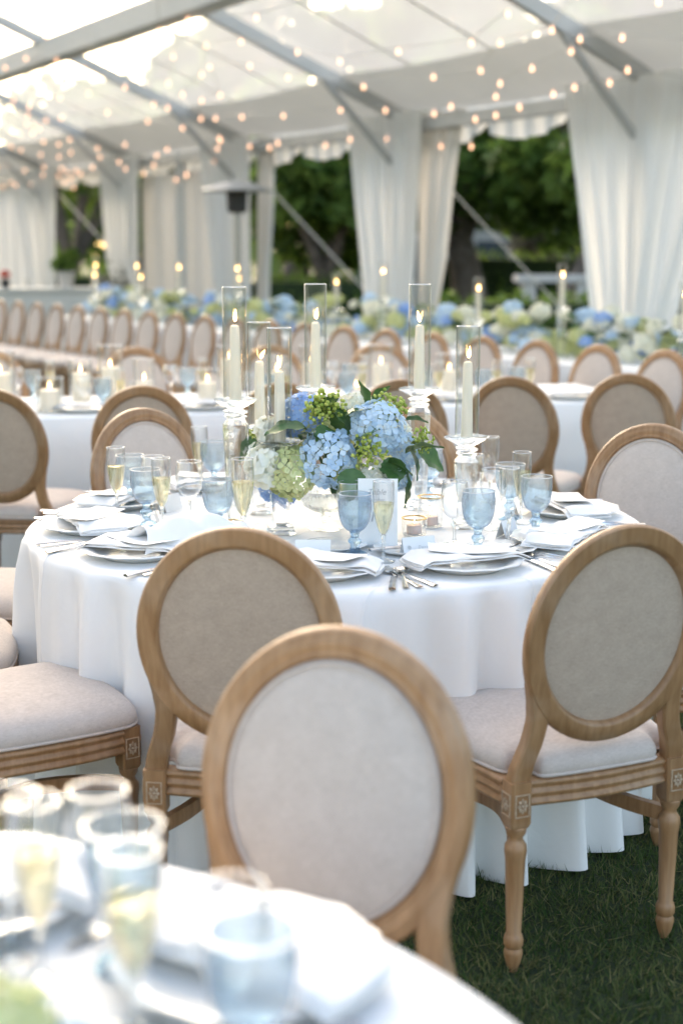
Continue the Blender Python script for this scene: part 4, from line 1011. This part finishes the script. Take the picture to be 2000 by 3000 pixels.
def leaf_mesh(seed):
    r_ = random.Random(seed); m = MB(); v = []; f = []; to = []; n = 14
    for i in range(n + 1):
        t_ = i/n; wd = .47*math.sin(pi*t_**.85)**.8*(1 - .25*t_) if 0 < t_ < 1 else 0; ser = .035*(i % 2)*(0 < t_ < 1)
        cz = -.35*t_*t_ + .12*t_
        for s_ in (-1, -.5, 0, .5, 1):
            v.append((s_*(wd + ser*abs(s_)), t_, cz + .22*abs(s_)*wd + .03*math.sin(t_*14)*abs(s_) - .02*(s_ == 0))); to.append(.25 + .3*abs(s_)*(i % 2) + .35*(s_ == 0) + r_.uniform(0, .15))
    for i in range(n):
        for k in range(4): f.append((i*5+k, i*5+k+1, i*5+6+k, i*5+5+k))
    m.add(v, f, to); return m.mesh('leaf', 'posy_leaf', angle=60)
LF = [leaf_mesh(i) for i in range(3)]
bowl = MB()
dia = lambda an, z, r: 1 + (.018*math.sin(an*20 + z*260)*math.sin(an*20 - z*260) if z > .075 else (.02*math.cos(24*an) if z > .048 else .03*math.cos(12*an)))
bowl.lathe([(.046, 0), (.047, .004), (.030, .012), (.013, .022), (.016, .030), (.011, .040), (.016, .047), (.040, .054), (.060, .068), (.070, .085), (.075, .105), (.0755, .112), (.071, .110), (.064, .082), (.045, .062), (0, .058)], 96, fn=dia)
spawn('compote_bowl', [('bowl', bowl.mesh('bowl', 'crystal', angle=50))], T(-.045, 3.93, ZT + .001), 'cut crystal footed bowl holding the hydrangea centrepiece', 'bowl')
FA = obj('flower_arrangement', None, None, T(-.02, 3.97, .98)); props(FA, 'blue, lime and white hydrangea centrepiece in the crystal bowl', 'flowers')
def fpos(u, y, Y):                                   # arrangement-local spot
    dep_t = math.tan(R(10.4) + math.atan((y - 1176)/3267)); z = 1.53 - dep_t*Y; X = (u - 784)*(Y*.9836 + (1.53 - z)*.1805)/3267
    return Vector((X + .02, Y - 3.97, z - .98))
heads = [(HB[0], 752, 1052, 3.80, .072), (HB[1], 868, 982, 3.83, .070), (HD, 690, 955, 3.93, .062), (HG, 668, 1085, 3.83, .066), (PE[0], 612, 1072, 3.83, .062), (PE[1], 622, 990, 3.90, .050), (VB[0], 748, 935, 3.84, .058),
         (VB[1], 845, 1035, 3.765, .052), (VB[0], 890, 938, 3.87, .058), (VB[1], 966, 1010, 3.84, .040), (HW, 822, 945, 3.99, .055), (HW, 862, 1100, 3.80, .046), (HB[0], 915, 1092, 3.82, .036), (HD, 618, 1125, 3.93, .030),
         (HG, 790, 985, 4.08, .07), (HW, 700, 1000, 4.10, .07), (HG, 880, 1000, 4.10, .06), (PE[0], 780, 960, 4.06, .05), (VB[0], 592, 1000, 3.95, .034), (HD, 655, 1130, 3.98, .035), (HB[1], 808, 1110, 3.85, .035), (HG, 722, 990, 3.96, .058), (HB[0], 928, 1035, 3.93, .046), (HG, 803, 1088, 3.86, .042), (PE[1], 588, 1035, 3.94, .042), (HW, 905, 1000, 3.98, .05), (HG, 850, 950, 4.0, .05)]
for i, (me, u, y, Y, s_) in enumerate(heads):
    p = fpos(u, y, Y); out_d = (p + Vector((0, -.02, .06))).normalized(); q = out_d.to_track_quat('Z', 'Y').to_matrix().to_4x4()
    obj('flower_head', me, FA, Matrix.Translation(p) @ q @ Matrix.Rotation(i*1.3, 4, 'Z') @ Matrix.Diagonal((s_, s_, s_*.9, 1)))
leaves = [(705, 985, 3.82, .11, (-.9, -.25, .1)), (720, 1000, 3.80, .085, (.5, -.5, -.4)), (788, 960, 3.83, .07, (.7, -.2, .5)), (838, 925, 3.9, .065, (-.1, -.2, 1)), (860, 925, 3.9, .06, (.5, 0, .8)), (812, 1075, 3.74, .085, (-.15, -.35, -1)),
          (890, 1060, 3.78, .075, (.8, -.3, -.2)), (930, 1040, 3.82, .10, (.9, -.1, .35)), (940, 1030, 3.82, .085, (.4, -.3, -.8)), (920, 1075, 3.82, .09, (.35, -.2, -1)), (905, 1050, 3.80, .08, (-.1, -.5, -.9)), (760, 985, 3.82, .08, (-.2, -.6, -.3)),
          (870, 1075, 3.76, .075, (.6, -.5, -.35)), (590, 1010, 3.92, .08, (-.7, 0, -.6)), (815, 1010, 3.79, .075, (.6, -.4, .5)), (765, 945, 3.84, .075, (.6, -.1, -.5)), (930, 1100, 3.85, .075, (.2, -.1, -1)), (930, 965, 3.9, .06, (1, 0, .1)),
          (690, 1010, 3.86, .09, (.6, -.4, .2)), (735, 960, 3.88, .09, (.3, -.3, .7)), (650, 1040, 3.86, .08, (-.4, -.4, -.5)), (800, 1000, 3.9, .1, (-.3, -.2, .8)), (960, 1040, 3.88, .09, (.8, .2, -.4))]
for i, (u, y, Y, s_, d) in enumerate(leaves):
    p = fpos(u, y, Y); q = Vector(d).normalized().to_track_quat('Y', 'Z').to_matrix().to_4x4()
    obj('leaf', LF[i % 3], FA, Matrix.Translation(p) @ q @ Matrix.Rotation(rnd.uniform(-.7, .7), 4, 'Y') @ Matrix.Diagonal((s_*1.05, s_*1.05, s_*1.05, 1)))
# hidden greenery core as stems
m = MB()
for i in range(26):
    a = rnd.uniform(0, 2*pi); rr = rnd.uniform(.05, .16); m.tube(spline([(0, -.03, -.14), (rr*.4*math.cos(a), rr*.4*math.sin(a), -.03), (rr*math.cos(a), rr*math.sin(a), .07*rnd.random())], 4), .003, 5)
    m.tone += [.2]*(len(m.v) - len(m.tone))
obj('stem_bunch', m.mesh('stem_bunch', 'posy_leaf'), FA)['kind'] = 'stuff'

# long floral runners on the far table: one arrangement after another
kinds = [LB, LW, LG, LW, LB, LG, LG, LW, LB, LW, LD]
for i in range(18):
    d = -1.2 + i*.66; x, y = on3(d, rnd.uniform(-.05, .08)); g = obj('flower_arrangement', None, None, T(x, y, ZT + .005, math.atan2(D3.y, D3.x)))
    props(g, 'blue, lime and white hydrangea mound in the runner along the far long table', 'flowers', 'hydrangea runner on the far long table')
    for k in range(24):
        s_ = rnd.uniform(.036, .074); p = Vector((rnd.uniform(-.36, .36), rnd.uniform(-.2, .16), .06 + rnd.random()**1.3*.27))
        if k < 7: p.y -= .10; p.z = rnd.uniform(.03, .14)
        obj('flower_head', kinds[(k*3 + i) % 11], g, Matrix.Translation(p) @ Matrix.Rotation(rnd.uniform(-.6, .6), 4, 'X') @ Matrix.Rotation(rnd.uniform(0, 6), 4, 'Z') @ Matrix.Diagonal((s_*rnd.uniform(.9, 1.3), s_, s_*rnd.uniform(.7, 1), 1)))
    for k in range(14):
        s_ = rnd.uniform(.08, .15); a = rnd.uniform(0, 2*pi); dd = Vector((math.cos(a), math.sin(a), rnd.uniform(-.2, .9))).normalized()
        obj('leaf', LF[k % 3], g, Matrix.Translation((rnd.uniform(-.3, .3), rnd.uniform(-.2, .1), rnd.uniform(.1, .3))) @ dd.to_track_quat('Y', 'Z').to_matrix().to_4x4() @ Matrix.Diagonal((s_, s_, s_, 1)))
for i, (d, p, tall) in enumerate(((-.15, -.1, 1), (.75, -.2, 0), (2.05, -.05, 1), (2.75, -.25, 0), (4.25, -.05, 1), (5.1, .05, 0), (6.6, -.1, 1), (7.0, .15, 0), (8.0, .0, 1), (8.5, -.2, 0), (9.2, .1, 1), (9.9, -.1, 0), (10.3, .1, 1))):
    x, y = on3(d, p - .12); candle_set(x, y, ZT + .005, bool(tall), '(%s) among the far table hydrangeas' % ('tall' if tall else 'short'), 'among the far table hydrangeas', .05, 1.05, fs=1.3)

# ================================================================== CANDLELIT LONG TABLE
def hurricane(e, p, r, h, ch, cr, i):
    x, y = on2(e, p)
    m = MB(); m.lathe([(r, .0), (r, h)], 40, cap=False); m1 = m.mesh('wall', 'glass', angle=180)
    mb_ = MB(); mb_.lathe([(r - .001, 0), (r - .001, .006), (0, .006)], 32)
    spawn('hurricane_glass', [('wall', m1), ('rim', ring(r, h, .0016).mesh('rim', 'rim')), ('base', mb_.mesh('base', 'crystal'))], T(x, y, ZT + .002), ('tall' if h > .21 else 'middling' if h > .155 else 'low') + ' clear hurricane glass on the candlelit long table', 'hurricane glass', 'hurricane glasses on the candlelit long table')
    m = MB(); m.lathe([(0, 0), (cr, 0), (cr, ch - .004), (cr*.94, ch), (cr*.5, ch - .003), (0, ch - .004)], 28)
    spawn('pillar_candle', [('wax', m.mesh('wax', 'wax')), ('wick', WICK, T(0, 0, ch)), ('flame', FLAME, T(0, 0, ch + .002))], T(x, y, ZT + .0085), 'lit ivory pillar candle in a ' + ('tall' if h > .21 else 'middling' if h > .155 else 'low') + ' hurricane glass', 'candle', 'pillar candles on the candlelit long table')
hs = [(-1.62, .30, .062, .24, .155, .038), (-1.52, .50, .058, .25, .12, .036), (-1.30, .22, .055, .15, .075, .036), (-.98, .46, .058, .27, .16, .036), (-.86, .24, .05, .12, .05, .034), (-.80, .55, .05, .2, .09, .034), (-.52, .26, .055, .17, .10, .036), (-.38, .40, .06, .26, .19, .038),
      (.04, .35, .06, .26, .17, .038), (-.10, .55, .05, .2, .12, .034), (.44, .45, .058, .25, .15, .036), (.62, .28, .05, .16, .08, .034), (.84, .5, .055, .2, .11, .036), (.25, .25, .05, .14, .06, .034), (-1.12, .58, .055, .2, .13, .036)]
for i, h in enumerate(hs): hurricane(h[0], h[1], h[2]*(1.25 if i < 3 else 1.1), h[3]*1.12, h[4]*(1.35 if i < 3 else 1.15), h[5]*(1.4 if i < 3 else 1.18), i)
for e, p in ((-1.05, .17), (.18, .18), (.60, .20), (.92, .2), (-.22, .17), (-.55, .72), (.35, .75), (-1.35, .75), (1.15, .3)):
    x, y = on2(e, p); spawn('goblet', GOB, T(x, y, ZT + .002), 'blue goblet on the candlelit long table', 'goblet', 'blue goblets on the candlelit long table')
    x, y = on2(e + .09, p + .03); spawn('champagne_flute', FLU, T(x, y, ZT + .002), 'champagne flute on the candlelit long table', 'flute', 'flutes on the candlelit long table')
    x, y = on2(e - .08, p + .07); spawn('wine_glass', WIN, T(x, y, ZT + .002), 'wine glass on the candlelit long table', 'wine glass', 'wine glasses on the candlelit long table')
r2 = math.atan2(E2.y, E2.x)
for i, e in enumerate((-1.66, -1.15, -.56, .0, .30, .82, 1.40)):
    x, y = on2(e, .14 + .04*(i % 2)); pz = ZT + .002
    spawn('dinner_plate', PLATE, T(x, y + .03, pz, r2), 'white dinner plate on the candlelit long table', 'plate', 'plates on the candlelit long table')
    spawn('napkin', [('napkin', NAPS[i % 4])], T(x, y + .03, pz + .002, r2 + rnd.uniform(-.2, .2), s=(1, 1, 1.5 if i == 4 else 1)), 'folded white napkin on the candlelit long table', 'napkin', 'napkins on the candlelit long table')

# ================================================================== BLURRED NEAR TABLE
GN = ' on the blurred near table'
def near(P, nm, x, y, label, cat, s=1): spawn(nm, P, T(x, y, ZT + .002, rnd.uniform(0, 6), s=s), label + GN, cat)
near(GOB, 'goblet', -.082, 1.20, 'full blue goblet standing by the cloth edge', 'goblet')
near(FLU, 'champagne_flute', -.205, 1.30, 'full champagne flute', 'flute', (1.1, 1.1, .95))
near(GOB, 'goblet', -.235, 1.44, 'blue goblet behind the champagne flute', 'goblet')
near(WIN, 'wine_glass', -.275, 1.52, 'empty wine glass behind the blue goblet', 'wine glass')
near(WIN, 'wine_glass', -.365, 1.46, 'empty wine glass beside the plates', 'wine glass', 1.1)
near(WIN, 'wine_glass', -.105, 1.27, 'empty wine glass behind the blue goblet by the cloth edge', 'wine glass')
near(FLU, 'champagne_flute', -.32, 1.40, 'champagne flute half hidden behind the flowers', 'flute')
for i, (x, y, wh) in enumerate(((-.06, 1.47, 'at the far rim'), (.02, 1.12, 'at the near rim'), (-.42, 1.66, 'at the back rim'))):
    a = math.atan2(y - FC[1], x - FC[0]) + pi/2
    spawn('dinner_plate', PLATE, T(x - .06*math.cos(a - pi/2), y - .06*math.sin(a - pi/2), ZT + .002, a), 'white plate ' + wh + GN, 'plate')
    spawn('napkin', [('napkin', NAPS[i])], T(x - .06*math.cos(a - pi/2), y - .06*math.sin(a - pi/2), ZT + .004, a + .2), 'folded napkin ' + wh + GN, 'napkin')
    spawn('knife', [('knife', KNIFE)], T(x - .05*math.cos(a - pi/2) + .18*math.cos(a), y - .05*math.sin(a - pi/2) + .18*math.sin(a), ZT + .003, a), 'steel knife ' + wh + GN, 'knife')
FB = obj('flower_arrangement', None, None, T(-.335, 1.14, ZT + .085)); props(FB, 'low lime and blue hydrangea posy' + GN, 'flowers')
for i, (me, x, y, z, s_) in enumerate(((HG, .03, .0, .0, .055), (HG, -.06, .02, .03, .065), (HB[0], .085, .01, -.035, .045), (HW, -.1, -.05, -.02, .07), (HW, .05, -.07, -.05, .06), (HB[1], -.04, -.08, -.06, .06))):
    obj('flower_head', me, FB, T(x, y, z, i, .3, .2, s_))
for i in range(6): obj('leaf', LF[i % 3], FB, T(.05*math.cos(i), .05*math.sin(i), -.03, i*1.1, .2, 0, .1))
m = MB(); m.lathe([(.045, -.095), (.05, -.09), (.06, -.03), (.055, -.03), (.044, -.085), (0, -.088)], 32); obj('vase', m.mesh('vase', 'crystal'), FB)

# ================================================================== BACKGROUND THINGS
hx, hy = -1.25, 17.4
pl = []
m = MB(); m.lathe([(.44, 2.235), (.445, 2.24), (.34, 2.29), (.16, 2.345), (.03, 2.36), (0, 2.362)], 40); pl.append(('reflector', m.mesh('reflector', 'alu')))
m = MB(); m.lathe([(.09, 1.98), (.115, 2.0), (.125, 2.2), (.13, 2.235)], 24); pl.append(('burner', m.mesh('burner', 'black')))
m = MB(); m.lathe([(.035, .8), (.035, 1.98)], 16); pl.append(('pole', m.mesh('pole', 'darkmetal')))
m = MB(); m.lathe([(.25, 0), (.25, .06), (.2, .1), (.2, .74), (.17, .8)], 28); pl.append(('tank_housing', m.mesh('tank_housing', 'darkmetal')))
spawn('patio_heater', pl, T(hx, hy, 0), 'tall mushroom patio heater standing before the white drape', 'patio heater')
t = obj('bar_counter', None, None, T(-4.35, 19.6, 0, .25)); props(t, 'white bar counter at the far end of the tent', 'counter')
m = MB(); m.box((0, 0, .5), (1.9, .6, 1.0)); obj('front', m.mesh('front', 'vinyl'), t); m = MB(); m.box((0, 0, 1.02), (2.0, .7, .04)); obj('top', m.mesh('top', 'vinyl'), t)
for x, lb, mt, s_, nm in ((-4.55, 'red flowers in a dark vase on the bar counter', 'red', .12, 'flower_vase'),):
    m = MB(); m.lathe([(.07, 0), (.1, .05), (.1, .16), (.06, .2)], 20); m2 = MB()
    for d in fib(24, -.3): m2.lathe([(0, -.03), (.03, -.015), (.035, .01), (0, .03)], 6, tuple(d*.09 + Vector((0, 0, .26))))
    spawn('flower_vase', [('vase', m.mesh('vase', 'black')), ('flower_head', m2.mesh('flower_head', 'red'))], T(x, 19.5, 1.041, s=.65), lb, 'vase')
for i, (x, y, lb) in enumerate(((-3.75, 19.6, 'leafy potted plant standing on the bar counter end'), (-3.35, 20.6, 'leafy potted plant standing beside the bar counter'))):
    zb = 1.041 if i == 0 else 0
    m = MB(); m.lathe([(.09, 0), (.13, .2), (.14, .22), (.11, .22)], 20); cmx = leaf_cloud(260, [(0, 0, .34, .16, .16, .14), (.1, .05, .44, .1, .1, .1), (-.1, 0, .3, .1, .1, .09)] if i == 0 else [(0, 0, .7, .4, .4, .5), (.1, 0, 1.1, .25, .25, .3)], .06, 91 + i); cmx.materials.append(M['leaf_olive' if i else 'leaf'])
    spawn('potted_plant', [('pot', m.mesh('pot', 'stone')), ('foliage', cmx)], T(x, y, zb), lb, 'potted plant')
